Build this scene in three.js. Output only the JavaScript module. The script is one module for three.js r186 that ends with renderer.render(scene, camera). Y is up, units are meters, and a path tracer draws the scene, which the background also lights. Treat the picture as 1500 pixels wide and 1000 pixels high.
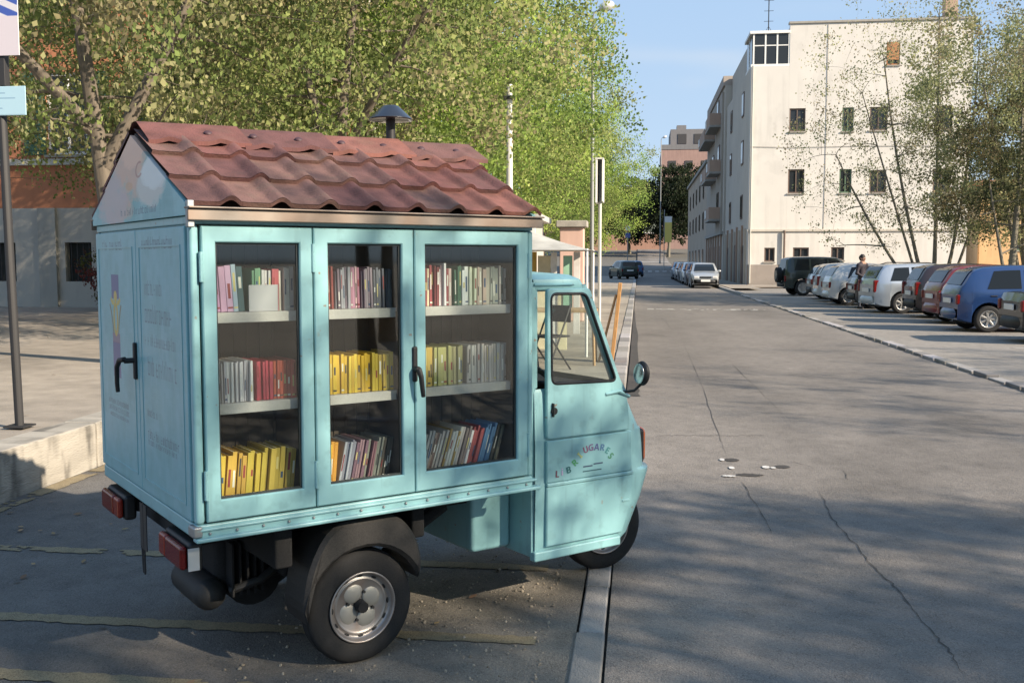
import * as THREE from 'three';
import { mergeGeometries, toCreasedNormals } from 'three/addons/utils/BufferGeometryUtils.js';
import { RoundedBoxGeometry } from 'three/addons/geometries/RoundedBoxGeometry.js';
import { MarchingCubes } from 'three/addons/objects/MarchingCubes.js';

// ---------------------------------------------------------------- camera, sky, sun, exposure
const scene = new THREE.Scene();
const renderer = new THREE.WebGLRenderer({ antialias: true });
renderer.setSize(1024, 682);
renderer.toneMapping = THREE.LinearToneMapping;
renderer.toneMappingExposure = 2.85;
renderer.shadowMap.enabled = true;
const camera = new THREE.PerspectiveCamera(37.33, 1.5, 0.1, 3000);
camera.rotation.order = 'YXZ';
camera.position.set(0, 1.55, 0);
camera.rotation.set(THREE.MathUtils.degToRad(-4.56), THREE.MathUtils.degToRad(7.1), 0);

const SUN = new THREE.Vector3(0.80, 0.47, 0.37).normalize();
const sun = new THREE.DirectionalLight(new THREE.Color().setRGB(1, 0.86, 0.69), 3.5);
sun.position.copy(SUN).multiplyScalar(90).add(new THREE.Vector3(0, 0, -30));
sun.target.position.set(0, 0, -30);
sun.castShadow = true;
sun.shadow.mapSize.set(4096, 4096);
Object.assign(sun.shadow.camera, { left: -80, right: 80, top: 80, bottom: -80, near: 1, far: 260 });
sun.shadow.radius = 1.1;
scene.add(sun, sun.target);

// seeded noise
function rngOf(a) { return () => { a |= 0; a = a + 0x6D2B79F5 | 0; let t = Math.imul(a ^ a >>> 15, 1 | a); t = t + Math.imul(t ^ t >>> 7, 61 | t) ^ t; return ((t ^ t >>> 14) >>> 0) / 4294967296; }; }
function hash(x, y, s) { let h = Math.imul(x | 0, 374761393) + Math.imul(y | 0, 668265263) + Math.imul(s | 0, 1274126177); h = Math.imul(h ^ h >>> 13, 1274126177); return ((h ^ h >>> 16) >>> 0) / 4294967296; }
const wrap = (i, p) => p ? ((i % p) + p) % p : i;
function vnoise(x, y, p = 0, s = 0) {
  const xi = Math.floor(x), yi = Math.floor(y), fx = x - xi, fy = y - yi, u = fx * fx * (3 - 2 * fx), v = fy * fy * (3 - 2 * fy);
  const a = hash(wrap(xi, p), wrap(yi, p), s), b = hash(wrap(xi + 1, p), wrap(yi, p), s), c = hash(wrap(xi, p), wrap(yi + 1, p), s), d = hash(wrap(xi + 1, p), wrap(yi + 1, p), s);
  return a + (b - a) * u + (c - a) * v + (a - b - c + d) * u * v;
}
function fbm(x, y, o = 4, p = 0, s = 0) { let t = 0, a = 0.5, n = 0; for (let i = 0; i < o; i++) { t += a * vnoise(x, y, p, s + i); n += a; a *= 0.55; x *= 2; y *= 2; p *= 2; } return t / n; }
const clamp = (v, a = 0, b = 1) => Math.min(b, Math.max(a, v));
const lerp = (a, b, t) => a + (b - a) * t;
const smooth = (a, b, v) => { const t = clamp((v - a) / (b - a)); return t * t * (3 - 2 * t); };

{ // clear spring sky, hazy pale towards the horizon, thin cirrus
  const W = 1024, H = 512, data = new Float32Array(W * H * 4);
  for (let j = 0; j < H; j++) for (let i = 0; i < W; i++) {
    const el = (j + 0.5) / H * Math.PI - Math.PI / 2, az = (i + 0.5) / W * Math.PI * 2;
    const up = Math.sin(el), t = clamp(up);
    const g = Math.pow(t, 0.5);
    let r = lerp(0.25, 0.07, g), gg = lerp(0.305, 0.15, g), b = lerp(0.345, 0.295, g);
    const dx = Math.cos(el) * Math.cos(az), dz = Math.cos(el) * Math.sin(az), q = 1 / (Math.max(up, 0) + 0.18);
    const c = smooth(0.5, 0.78, fbm(dx * q * 1.1 + 31.4, dz * q * 2.3 + 7.7, 5, 0, 11)) * smooth(0.02, 0.2, up) * 0.75;
    r = lerp(r, 0.29, c); gg = lerp(gg, 0.30, c); b = lerp(b, 0.31, c);
    if (up < 0) { const k = smooth(0, -0.12, up); r = lerp(r, 0.07, k); gg = lerp(gg, 0.066, k); b = lerp(b, 0.06, k); }
    const o = (j * W + i) * 4; data[o] = r; data[o + 1] = gg; data[o + 2] = b; data[o + 3] = 1;
  }
  const sky = new THREE.DataTexture(data, W, H, THREE.RGBAFormat, THREE.FloatType);
  sky.mapping = THREE.EquirectangularReflectionMapping; sky.magFilter = sky.minFilter = THREE.LinearFilter; sky.wrapS = THREE.RepeatWrapping;
  sky.colorSpace = THREE.LinearSRGBColorSpace; sky.needsUpdate = true;
  scene.background = sky; scene.environment = sky;
}
//scene.fog = new THREE.FogExp2(new THREE.Color().setRGB(0.62, 0.70, 0.78), 0.0012);

// ---------------------------------------------------------------- helpers
const taken = {};
function numbered(n) { const k = taken[n] = (taken[n] ?? -1) + 1; return k ? `${n}_${String(k).padStart(3, '0')}` : n; }
function mark(o, label, category, group, kind) { if (label) o.userData.label = label; if (category) o.userData.category = category; if (group) o.userData.group = group; if (kind) o.userData.kind = kind; return o; }
function thing(name, label, category, pos = [0, 0, 0], turn = 0, group) { const g = new THREE.Group(); g.name = numbered(name); g.position.set(...pos); g.rotation.y = turn; mark(g, label, category, group); scene.add(g); return g; }
function struct(name, geo, mat, kind = 'structure') { const m = geo ? new THREE.Mesh(geo, mat) : new THREE.Group(); m.name = numbered(name); m.userData.kind = kind; scene.add(m); return m; }
function part(name, geo, mat, parent, label) { const m = new THREE.Mesh(Array.isArray(geo) ? merge(geo) : geo, mat); m.name = name; if (label) m.userData.label = label; parent.add(m); return m; }
function copyOf(src, pos, turn, label) { const c = src.clone(); c.userData = { ...src.userData }; c.name = numbered(src.name.replace(/_\d{3}$/, '')); c.position.set(...pos); if (turn !== undefined) c.rotation.y = turn; if (label) c.userData.label = label; scene.add(c); return c; }
function merge(list) {
  const ready = list.map((g) => { const h = g.index ? g.toNonIndexed() : g; for (const k of Object.keys(h.attributes)) if (!['position', 'normal', 'uv'].includes(k)) h.deleteAttribute(k); if (!h.attributes.uv) h.setAttribute('uv', new THREE.BufferAttribute(new Float32Array(h.attributes.position.count * 2), 2)); return h; });
  return ready.length === 1 ? ready[0] : mergeGeometries(ready);
}
// a box from corner to corner, uv in metres, r rounds its edges
function bx(x0, x1, y0, y1, z0, z1, r = 0) {
  const w = x1 - x0, h = y1 - y0, d = z1 - z0;
  const g = r ? new RoundedBoxGeometry(w, h, d, 1, Math.min(r, w / 2.01, h / 2.01, d / 2.01)) : new THREE.BoxGeometry(w, h, d);
  g.translate((x0 + x1) / 2, (y0 + y1) / 2, (z0 + z1) / 2);
  return boxUV(g);
}
function boxUV(g) {
  if (g.index) g = g.toNonIndexed();
  const p = g.attributes.position, uv = new Float32Array(p.count * 2), a = new THREE.Vector3(), b = new THREE.Vector3(), c = new THREE.Vector3();
  for (let i = 0; i < p.count; i += 3) {
    a.fromBufferAttribute(p, i); b.fromBufferAttribute(p, i + 1).sub(a); c.fromBufferAttribute(p, i + 2).sub(a); b.cross(c);
    const X = Math.abs(b.x), Y = Math.abs(b.y), Z = Math.abs(b.z);
    for (let k = 0; k < 3; k++) { const x = p.getX(i + k), y = p.getY(i + k), z = p.getZ(i + k); const [u, v] = Y >= X && Y >= Z ? [x, z] : X >= Z ? [z, y] : [x, y]; uv[(i + k) * 2] = u; uv[(i + k) * 2 + 1] = v; }
  }
  g.setAttribute('uv', new THREE.BufferAttribute(uv, 2));
  return g;
}
const moved = (g, x, y, z) => g.translate(x, y, z);
// a tapered tube through points, radii given at both ends or per point
function tube(pts, radii, sides = 8, closed = true) {
  const P = pts.map((p) => p.isVector3 ? p : new THREE.Vector3(...p)), n = P.length, pos = [], idx = [], uv = [];
  const R = Array.isArray(radii) ? (radii.length === n ? radii : P.map((_, i) => lerp(radii[0], radii[1], i / (n - 1)))) : P.map(() => radii);
  let up = new THREE.Vector3(0.31, 0.17, 0.93), len = 0;
  for (let i = 0; i < n; i++) {
    const t = P[Math.min(i + 1, n - 1)].clone().sub(P[Math.max(i - 1, 0)]).normalize();
    const u = up.clone().sub(t.clone().multiplyScalar(up.dot(t))).normalize(), v = t.clone().cross(u); up = u;
    if (i) len += P[i].distanceTo(P[i - 1]);
    for (let k = 0; k <= sides; k++) { const a = k / sides * Math.PI * 2, c = Math.cos(a) * R[i], s = Math.sin(a) * R[i]; pos.push(P[i].x + u.x * c + v.x * s, P[i].y + u.y * c + v.y * s, P[i].z + u.z * c + v.z * s); uv.push(k / sides * Math.max(R[0], 0.05) * 6.28, len); }
  }
  for (let i = 0; i < n - 1; i++) for (let k = 0; k < sides; k++) { const a = i * (sides + 1) + k, b = a + sides + 1; idx.push(a, a + 1, b, b, a + 1, b + 1); }
  if (closed) for (const [i, f] of [[0, 1], [n - 1, 0]]) { const c = pos.length / 3; pos.push(P[i].x, P[i].y, P[i].z); uv.push(0, 0); for (let k = 0; k < sides; k++) { const a = i * (sides + 1) + k; f ? idx.push(c, a + 1, a) : idx.push(c, a, a + 1); } }
  const g = new THREE.BufferGeometry(); g.setAttribute('position', new THREE.Float32BufferAttribute(pos, 3)); g.setAttribute('uv', new THREE.Float32BufferAttribute(uv, 2)); g.setIndex(idx); g.computeVertexNormals();
  return g;
}
// a grid surface from f(u, v) -> [x, y, z]
function grid(f, nu, nv, uvf) {
  const pos = [], uv = [], idx = [];
  for (let j = 0; j <= nv; j++) for (let i = 0; i <= nu; i++) { const p = f(i / nu, j / nv); pos.push(...p); uv.push(...(uvf ? uvf(i / nu, j / nv, p) : [p[0], p[2]])); }
  for (let j = 0; j < nv; j++) for (let i = 0; i < nu; i++) { const a = j * (nu + 1) + i, b = a + nu + 1; idx.push(a, a + 1, b, b, a + 1, b + 1); }
  const g = new THREE.BufferGeometry(); g.setAttribute('position', new THREE.Float32BufferAttribute(pos, 3)); g.setAttribute('uv', new THREE.Float32BufferAttribute(uv, 2)); g.setIndex(idx); g.computeVertexNormals();
  return g;
}
function polyGeo(points, depth, bevel = 0, holes = []) {   // outline in x, y; extruded along z
  const s = new THREE.Shape(points.map(([x, y]) => new THREE.Vector2(x, y)));
  for (const h of holes) s.holes.push(new THREE.Path(h.map(([x, y]) => new THREE.Vector2(x, y))));
  return new THREE.ExtrudeGeometry(s, { depth, bevelEnabled: bevel > 0, bevelSize: bevel, bevelThickness: bevel, bevelSegments: 1, bevelOffset: -bevel, steps: 1, curveSegments: 6 });
}
function roundPoly(pts, r, n = 4) {   // rounds the corners of an outline
  const out = [], N = pts.length;
  for (let i = 0; i < N; i++) {
    const p = new THREE.Vector2(...pts[i]), a = new THREE.Vector2(...pts[(i + N - 1) % N]).sub(p), b = new THREE.Vector2(...pts[(i + 1) % N]).sub(p);
    const q = Math.min(r, a.length() * 0.45, b.length() * 0.45), A = p.clone().add(a.normalize().multiplyScalar(q)), B = p.clone().add(b.normalize().multiplyScalar(q));
    for (let k = 0; k <= n; k++) { const t = k / n; out.push([lerp(lerp(A.x, p.x, t), lerp(p.x, B.x, t), t), lerp(lerp(A.y, p.y, t), lerp(p.y, B.y, t), t)]); }
  }
  return out;
}
const rgb = (r, g, b) => new THREE.Color().setRGB(r, g, b);
const C = (hex) => new THREE.Color(hex);

// textures: f(u, v) -> linear grey or [r, g, b]
function tex(n, f, repeat = 1, colour = true, m = n) {
  const d = new Uint8Array(n * m * 4);
  const enc = (v) => colour ? 255 * Math.pow(clamp(v), 1 / 2.2) : 255 * clamp(v);
  for (let j = 0; j < m; j++) for (let i = 0; i < n; i++) { const c = f(i / n, j / m), o = (j * n + i) * 4; if (typeof c === 'number') d[o] = d[o + 1] = d[o + 2] = enc(c); else { d[o] = enc(c[0]); d[o + 1] = enc(c[1]); d[o + 2] = enc(c[2]); } d[o + 3] = 255; }
  const t = new THREE.DataTexture(d, n, m); t.wrapS = t.wrapT = THREE.RepeatWrapping; t.magFilter = THREE.LinearFilter; t.minFilter = THREE.LinearMipmapLinearFilter; t.generateMipmaps = true;
  if (colour) t.colorSpace = THREE.SRGBColorSpace; t.repeat.set(repeat, repeat); t.needsUpdate = true; return t;
}
const grainTex = tex(512, (u, v) => 0.60 + 0.34 * fbm(u * 16, v * 16, 5, 16, 1) + 0.62 * (hash(u * 512, v * 512, 3) - 0.5) * (0.5 + vnoise(u * 64, v * 64, 64, 9)), 1 / 1.6);
const grainBump = tex(512, (u, v) => 0.5 * fbm(u * 64, v * 64, 3, 64, 5) + 0.5 * hash(u * 512, v * 512, 4), 1 / 1.6, false);
const plasterTex = tex(1024, (u, v) => { const k = 0.84 + 0.16 * fbm(u * 5, v * 5, 6, 5, 21) - 0.09 * smooth(0.52, 0.8, fbm(u * 24, v * 3, 5, 3, 22)) - 0.05 * smooth(0.6, 0.7, fbm(u * 6, v * 6, 5, 6, 23)) + 0.05 * (hash(u * 1024, v * 1024, 24) - 0.5); return [k, k * 0.985, k * 0.96]; }, 1 / 7);
const concreteTex = tex(512, (u, v) => 0.55 + 0.45 * fbm(u * 8, v * 8, 5, 8, 31) + 0.1 * (hash(u * 512, v * 512, 32) - 0.5), 1 / 1.5);
const barkTex = tex(256, (u, v) => 0.4 + 0.6 * fbm(u * 16, v * 4, 4, 0, 41), 2);
const rustTex = tex(256, (u, v) => { const n = fbm(u * 6, v * 6, 5, 6, 51); return [0.8 + 0.3 * (n - 0.5), 0.75 + 0.5 * (n - 0.5), 0.72 + 0.6 * (n - 0.5)]; }, 1.2);
const tileTex = tex(256, (u, v) => { const n = fbm(u * 8, v * 8, 5, 8, 61), g = smooth(0.52, 0.78, fbm(u * 5, v * 5, 4, 5, 62)); return [lerp(0.5 + 0.8 * n, 0.8, g * 0.4), lerp(0.5 + 0.8 * n, 1.05, g * 0.45), lerp(0.48 + 0.8 * n, 0.95, g * 0.45)]; }, 1 / 0.5);
const paintTex = tex(1024, (u, v) => {   // chalky paint with grime, scuffs and a few rusty chips
  const n = 0.86 + 0.2 * fbm(u * 6, v * 6, 6, 6, 71) - 0.12 * smooth(0.58, 0.78, fbm(u * 22, v * 22, 4, 22, 72)) - 0.10 * smooth(0.6, 0.8, fbm(u * 40, v * 5, 4, 5, 74)), chip = smooth(0.80, 0.83, fbm(u * 44, v * 44, 3, 44, 75)) * smooth(0.45, 0.6, fbm(u * 4, v * 4, 3, 4, 76));
  return [lerp(n, 1.1, chip * 0.7), lerp(n, 0.35, chip * 0.8), lerp(n * 0.985, 0.2, chip * 0.8)];
}, 1 / 1.3);
const paintBump = tex(512, (u, v) => fbm(u * 5, v * 5, 3, 5, 73), 1 / 0.9, false);

const std = (o) => new THREE.MeshStandardMaterial({ roughness: 0.85, ...o });
const phys = (o) => new THREE.MeshPhysicalMaterial({ roughness: 0.5, ...o });
const M = {
  black: std({ color: rgb(0.012, 0.012, 0.013), roughness: 0.55 }),
  blackMatte: std({ color: rgb(0.016, 0.016, 0.017), roughness: 0.9, map: grainTex }),
  rubber: std({ color: rgb(0.02, 0.02, 0.021), roughness: 0.85, map: grainTex }),
  chrome: std({ color: rgb(0.55, 0.55, 0.56), metalness: 1, roughness: 0.25 }),
  alloy: std({ color: rgb(0.5, 0.5, 0.49), metalness: 0.85, roughness: 0.38 }),
  steel: std({ color: rgb(0.33, 0.34, 0.34), metalness: 0.7, roughness: 0.5 }),
  glass: phys({ color: rgb(0.93, 0.96, 0.95), transmission: 1, thickness: 0, roughness: 0.02, ior: 1.5 }),
  carGlass: phys({ color: rgb(0.015, 0.018, 0.02), roughness: 0.05, specularIntensity: 0.7 }),
  darkGlass: phys({ color: rgb(0.022, 0.026, 0.03), roughness: 0.12 }),
  white: std({ color: rgb(0.75, 0.74, 0.70), roughness: 0.7 }),
  redLens: phys({ color: rgb(0.15, 0.009, 0.008), roughness: 0.2 }),
  orangeLens: phys({ color: rgb(0.62, 0.13, 0.02), roughness: 0.25, clearcoat: 1, clearcoatRoughness: 0.05 }),
  clearLens: phys({ color: rgb(0.6, 0.6, 0.58), roughness: 0.15, clearcoat: 1 }),
  pole: std({ color: rgb(0.28, 0.29, 0.28), roughness: 0.6, metalness: 0.2 }),
  poleDark: std({ color: rgb(0.026, 0.025, 0.025), roughness: 0.6 }),
  bark: std({ color: rgb(0.20, 0.165, 0.125), map: barkTex, roughness: 0.95 }),
  barkGrey: std({ color: rgb(0.27, 0.24, 0.18), map: barkTex, roughness: 0.95 }),
  concrete: std({ color: rgb(0.42, 0.39, 0.34), map: concreteTex, bumpMap: grainBump, bumpScale: 0.004, roughness: 0.92 }),
};

// ---------------------------------------------------------------- the ground, roads, pavements
// photo pixel (1500 x 1000) -> point on the ground at height h
const DEG = Math.PI / 180;
function G(px, py, h = 0) { const v = new THREE.Vector3(px - 750, 500 - py, -1480).applyEuler(new THREE.Euler(-4.56 * DEG, 7.1 * DEG, 0, 'YXZ')); const t = (h - 1.55) / v.y; return [v.x * t, h, v.z * t]; }
function sheet(x0, x1, z0, z1, y, step, colour) {   // level sheet with a noise colour on its vertices
  const nx = Math.max(1, Math.round((x1 - x0) / step)), nz = Math.max(1, Math.round((z1 - z0) / step));
  const hf = typeof y === 'function' ? y : () => y;
  const g = grid((u, v) => { const x = lerp(x0, x1, u), z = lerp(z1, z0, v); return [x, hf(x, z), z]; }, nx, nz);
  tint(g, colour); return g;
}
function tint(g, f) { const p = g.attributes.position, c = new Float32Array(p.count * 3); for (let i = 0; i < p.count; i++) { const q = f(p.getX(i), p.getZ(i), p.getY(i)); c.set(q, i * 3); } g.setAttribute('color', new THREE.BufferAttribute(c, 3)); return g; }
const asphaltMat = std({ vertexColors: true, map: grainTex, bumpMap: grainBump, bumpScale: 0.006, roughness: 0.93 });
const climb = (x, z) => z < -95 ? 5.2 * smooth(-95, -260, z) : 0;
function roadTone(x, z) {
  const big = fbm(x * 0.35 + 3, z * 0.12, 4, 0, 101), track = 0.05 * Math.cos((x - 2.3) * 2.6), fine = fbm(x * 2.2, z * 1.1, 3, 0, 102), stain = smooth(0.6, 0.78, fbm(x * 0.9 + 9, z * 0.5, 4, 0, 103));
  const k = 0.86 + 0.5 * (big - 0.5) + track + 0.28 * (fine - 0.5) - 0.2 * stain;
  return [0.262 * k, 0.235 * k, 0.206 * k];
}
struct('terrain', sheet(-700, 700, -900, 200, (x, z) => -0.05 + (z < -95 ? climb(x, z) - 0.1 : 0), 25, (x, z) => { const k = 0.8 + 0.5 * fbm(x * 0.05, z * 0.05, 4, 0, 105); return [0.15 * k, 0.14 * k, 0.115 * k]; }), asphaltMat);
{ // keep the vertex colours: two sheets, near and far
  const near = struct('road', sheet(-0.11, 4.56, -42, 10, 0, 0.13, roadTone), asphaltMat);
  const far = struct('road', sheet(-0.11, 4.56, -42.001 - 230, -42.001, climb, 1.2, roadTone), asphaltMat);
}
struct('car_park', sheet(4.78, 34, -60, 10, 0.0, 0.5, (x, z) => { const k = 0.85 + 0.45 * (fbm(x * 0.3, z * 0.5, 4, 0, 111) - 0.5) - 0.2 * smooth(0.58, 0.7, fbm(x * 0.8, z * 0.8, 4, 0, 112)); return [0.36 * k, 0.33 * k, 0.29 * k]; }), asphaltMat);
struct('parking_bay', sheet(-4.05, -0.242, -11.5, 10, 0.0, 0.12, (x, z) => {
  const gr = smooth(-1.5, -0.7, x + 0.35 * (fbm(x * 3, z * 3, 3, 0, 121) - 0.5) * 2) * smooth(-6.5, -5.0, z) * smooth(-2.6, -3.2, z);   // paler, warmer tone beside the kerb stones
  const k = 0.86 + 0.35 * (fbm(x * 1.1, z * 1.1, 4, 0, 122) - 0.5) + 0.2 * (fbm(x * 6, z * 6, 2, 0, 123) - 0.5);
  return [lerp(0.185, 0.28, gr) * k, lerp(0.173, 0.25, gr) * k, lerp(0.157, 0.205, gr) * k];
}), asphaltMat);
const pavingMat = std({ vertexColors: true, map: concreteTex, bumpMap: grainBump, bumpScale: 0.004, roughness: 0.93 });
const plazaTone = (x, z) => { const k = 0.85 + 0.4 * (fbm(x * 0.4, z * 0.4, 4, 0, 131) - 0.5) - 0.18 * smooth(0.55, 0.7, fbm(x * 1.3, z * 1.3, 4, 0, 132)); return [0.45 * k, 0.39 * k, 0.315 * k]; };
struct('plaza', sheet(-60, -4.33, -60, 10, 0.32, 0.5, plazaTone), pavingMat);
struct('pavement', sheet(-4.32, -0.33, -95, -11.5, 0.13, 0.5, plazaTone), pavingMat);
struct('pavement', sheet(4.82, 6.42, -140, -54, 0.12, 0.6, plazaTone), pavingMat);
struct('pavement', sheet(6.43, 34, -61.6, -58.2, 0.12, 0.6, plazaTone), pavingMat);

{ // stained concrete wall that holds up the plaza, cast in lengths
  const wall = thing('retaining_wall', 'low stained concrete retaining wall along the edge of the raised plaza', 'wall');
  const stain = tex(1024, (u, v) => { const s = fbm(u * 26, v * 1.6, 4, 0, 141), d = fbm(u * 9, v * 9, 5, 0, 142), k = 0.62 + 0.55 * (d - 0.3) - 0.42 * smooth(0.5, 0.72, s); return [k, k * 0.97, k * 0.92]; }, 1, true, 256);
  const m = std({ color: rgb(0.46, 0.435, 0.385), map: stain, bumpMap: grainBump, bumpScale: 0.006, roughness: 0.95 });
  for (let i = 0; i < 9; i++) { const z1 = 9 - i * 2.3, z0 = z1 - 2.29; const g = bx(-4.32, -4.04, -0.05, 0.335 + 0.004 * (i % 3), Math.max(z0, -11.4), z1, 0.018); const uv = g.attributes.uv; for (let k = 0; k < uv.count; k++) uv.setXY(k, uv.getX(k) * 0.19, uv.getY(k) * 0.9); part('wall_length', g, m, wall); }
  const end = bx(-4.03, -0.36, -0.05, 0.14, -11.72, -11.5, 0.015); part('end_kerb', end, M.concrete, wall);
}
{ // flush granite edging between bay and road
  const k = struct('kerb', null); const r = rngOf(5);
  const mats = [0.30, 0.40, 0.24, 0.47].map((v, i) => std({ color: rgb(v, v * 0.95, v * (0.86 + 0.03 * i)), map: concreteTex, bumpMap: grainBump, bumpScale: 0.006, roughness: 0.9 }));
  let z = 8; while (z > -11.4) { const L = 0.5 + r() * 0.45; const g = bx(-0.238 + (r() - 0.5) * 0.016, -0.118 + (r() - 0.5) * 0.016, -0.12, 0.004 + r() * 0.012, z - L + 0.014, z, 0.01); part('kerb_stone', g, mats[Math.floor(r() * 4)], k); z -= L; }
  const kr = struct('kerb', null); z = -11.75;
  while (z > -60) { const L = 0.95 + r() * 0.1; part('kerb_stone', bx(-0.325, -0.135, -0.1, 0.14 + r() * 0.008, z - L + 0.012, z, 0.015), mats[Math.floor(r() * 4)], kr); z -= L; }
  part('far_kerb', bx(-0.325, -0.135, -0.1, 0.142, -95, z, 0.01), mats[1], kr);
  // rough edging of the car park, pale stones with open dark joints
  const ke = struct('kerb', null); z = 6;
  while (z > -46) { const L = 0.42 + r() * 0.3; part('kerb_stone', bx(4.585 + (r() - 0.5) * 0.02, 4.765, -0.1, 0.022 + r() * 0.03, z - L + 0.05 + r() * 0.05, z, 0.012), mats[Math.floor(r() * 4)], ke); z -= L; }
  part('far_kerb', bx(4.585, 4.765, -0.1, 0.1, -140, z), mats[1], ke);
  const soil = struct('gutter', sheet(4.555, 4.79, -46, 10, -0.006, 0.3, () => [0.05, 0.046, 0.042]), asphaltMat);
}
// dark dirt strip lying along the pavement kerb
function blotch(pts, y, col, jag = 0.1, seed = 1) {   // irregular flat patch from an outline in x, z
  const rr = rngOf(seed), out = []; pts.forEach((p, i) => { const q = pts[(i + 1) % pts.length]; for (let k = 0; k < 6; k++) { const t = k / 6; out.push([lerp(p[0], q[0], t) + (rr() - 0.5) * jag, lerp(p[1], q[1], t) + (rr() - 0.5) * jag]); } });
  const g = new THREE.ShapeGeometry(new THREE.Shape(out.map(([a, b]) => new THREE.Vector2(a, -b)))); g.rotateX(-Math.PI / 2); g.translate(0, y, 0); return g;
}
const dirtMat = std({ color: rgb(0.055, 0.05, 0.046), map: grainTex, roughness: 0.95 });
struct('gutter', blotch([[-0.12, -34], [0.0, -22], [0.03, -13], [0.03, -11.6], [-0.12, -11.6]], 0.004, 0, 0.035, 3), dirtMat);
function ribbon(points, w, y, seed) {
  const r = rngOf(seed), P = []; for (let i = 0; i < points.length - 1; i++) for (let k = 0; k < 7; k++) { const t = k / 7; P.push([lerp(points[i][0], points[i + 1][0], t) + (r() - 0.5) * 0.018, lerp(points[i][2], points[i + 1][2], t)]); }
  return grid((u, v) => { const p = P[Math.min(P.length - 1, Math.round(u * (P.length - 1)))]; const ww = w * (0.35 + 1.1 * hash(Math.round(u * 997), 3, seed)) * Math.min(1, 8 * u, 8 * (1 - u) + 0.05); return [p[0] + (v - 0.5) * ww, y, p[1]]; }, P.length - 1, 1);
}
const crackMat = std({ color: rgb(0.06, 0.056, 0.052), roughness: 0.95 });
{
  const lines = [
    [[1000, 498], [1030, 570], [1052, 634], [1067, 674]], [[1085, 704], [1112, 745], [1135, 790]], [[1070, 530], [1108, 568], [1156, 614]],
    [[1197, 708], [1212, 745], [1226, 768], [1258, 802], [1285, 838], [1310, 858], [1332, 888], [1368, 926], [1395, 960], [1420, 998]], [[1160, 676], [1196, 686]], [[1236, 688], [1244, 706]],
    [[960, 460], [975, 470], [990, 490]]];
  lines.forEach((l, i) => struct('road_crack', ribbon(l.map(([a, b]) => G(a, b)), i === 3 ? 0.007 : 0.005, 0.0035, 60 + i), crackMat));
  const across = (y, x0, x1, i) => { const pts = []; for (let k = 0; k <= 5; k++) { const p = G(lerp(x0, x1, k / 5), y); pts.push(p); } return grid((u, v) => { const q = u * 5, a = Math.min(4, Math.floor(q)), t = q - a, p = pts[a], r = pts[a + 1]; return [lerp(p[0], r[0], t), 0.0035, lerp(p[2], r[2], t) + 0.04 * (hash(Math.round(u * 60), 1, i) - 0.5) + (v - 0.5) * 0.011]; }, 60, 1); };
  struct('road_crack', across(638, 962, 1120, 1), crackMat);
  // worn-through spots and dropped white paint
  const disc = (px, py, rx, rz, s, m) => { const [x, , z] = G(px, py); const o = []; for (let k = 0; k < 9; k++) { const a = -k / 9 * 6.283; o.push([x + Math.cos(a) * rx, z + Math.sin(a) * rz]); } struct(m === dirtMat ? 'road_patch' : 'paint_splash', blotch(o, m === dirtMat ? 0.004 : 0.007, 0, rx * 0.25, s), m); };
  const splash = std({ color: rgb(0.72, 0.70, 0.66), map: grainTex });
  disc(1072, 674, 0.06, 0.07, 1, dirtMat); disc(1146, 684, 0.06, 0.06, 2, dirtMat); disc(1098, 696, 0.10, 0.05, 3, dirtMat);
  disc(1072, 686, 0.022, 0.05, 4, splash); disc(1122, 685, 0.03, 0.05, 5, splash); disc(1058, 674, 0.02, 0.05, 6, splash); disc(1068, 698, 0.05, 0.03, 7, splash); disc(1133, 686, 0.02, 0.03, 8, splash);
}
// worn road paint: strips with gaps eaten out of them
function wornStrip(x0, x1, z0, z1, y, wear, seed, alongX = true) {
  const n = Math.ceil(((alongX ? x1 - x0 : z1 - z0)) / 0.035), m = 4, pos = [], idx = [];
  const P = (i, j) => { const u = i / n, v = j / m; const x = alongX ? lerp(x0, x1, u) : lerp(x0, x1, v), z = alongX ? lerp(z0, z1, v) : lerp(z0, z1, u); const e = (hash(i, j, seed + 7) - 0.5) * 0.02 * (j === 0 || j === m ? 1 : 0.3); return [x + (alongX ? 0 : e), y, z + (alongX ? e : 0)]; };
  for (let i = 0; i < n; i++) for (let j = 0; j < m; j++) { const c = P(i, j); if (fbm(c[0] * 5 + seed, c[2] * 7, 4, 0, seed) < wear) continue; const b = pos.length / 3; pos.push(...P(i, j), ...P(i + 1, j), ...P(i, j + 1), ...P(i + 1, j + 1)); idx.push(b, b + 2, b + 1, b + 1, b + 2, b + 3); }
  const g = new THREE.BufferGeometry(); g.setAttribute('position', new THREE.Float32BufferAttribute(pos, 3)); g.setAttribute('uv', new THREE.Float32BufferAttribute(pos.filter((_, i) => i % 3 !== 1), 2)); g.setIndex(idx); g.computeVertexNormals(); return g;
}
const yellowPaint = std({ color: rgb(0.31, 0.25, 0.15), map: grainTex, roughness: 0.9 }), whitePaint = std({ color: rgb(0.56, 0.54, 0.49), map: grainTex, roughness: 0.9 });
for (const [z, w, s] of [[-4.98, 0.30, 1], [-4.0, 0.27, 2], [-3.42, 0.40, 3]]) struct('yellow_line', wornStrip(-3.9, -0.4, z - 0.045, z + 0.045, 0.0045, w, s), yellowPaint);
struct('yellow_line', wornStrip(-4.02, -3.9, -9.5, 2, 0.0045, 0.36, 4, false), yellowPaint);
struct('stop_line', wornStrip(0.1, 4.0, -33.2, -32.3, 0.0045, 0.55, 5), whitePaint);
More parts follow.
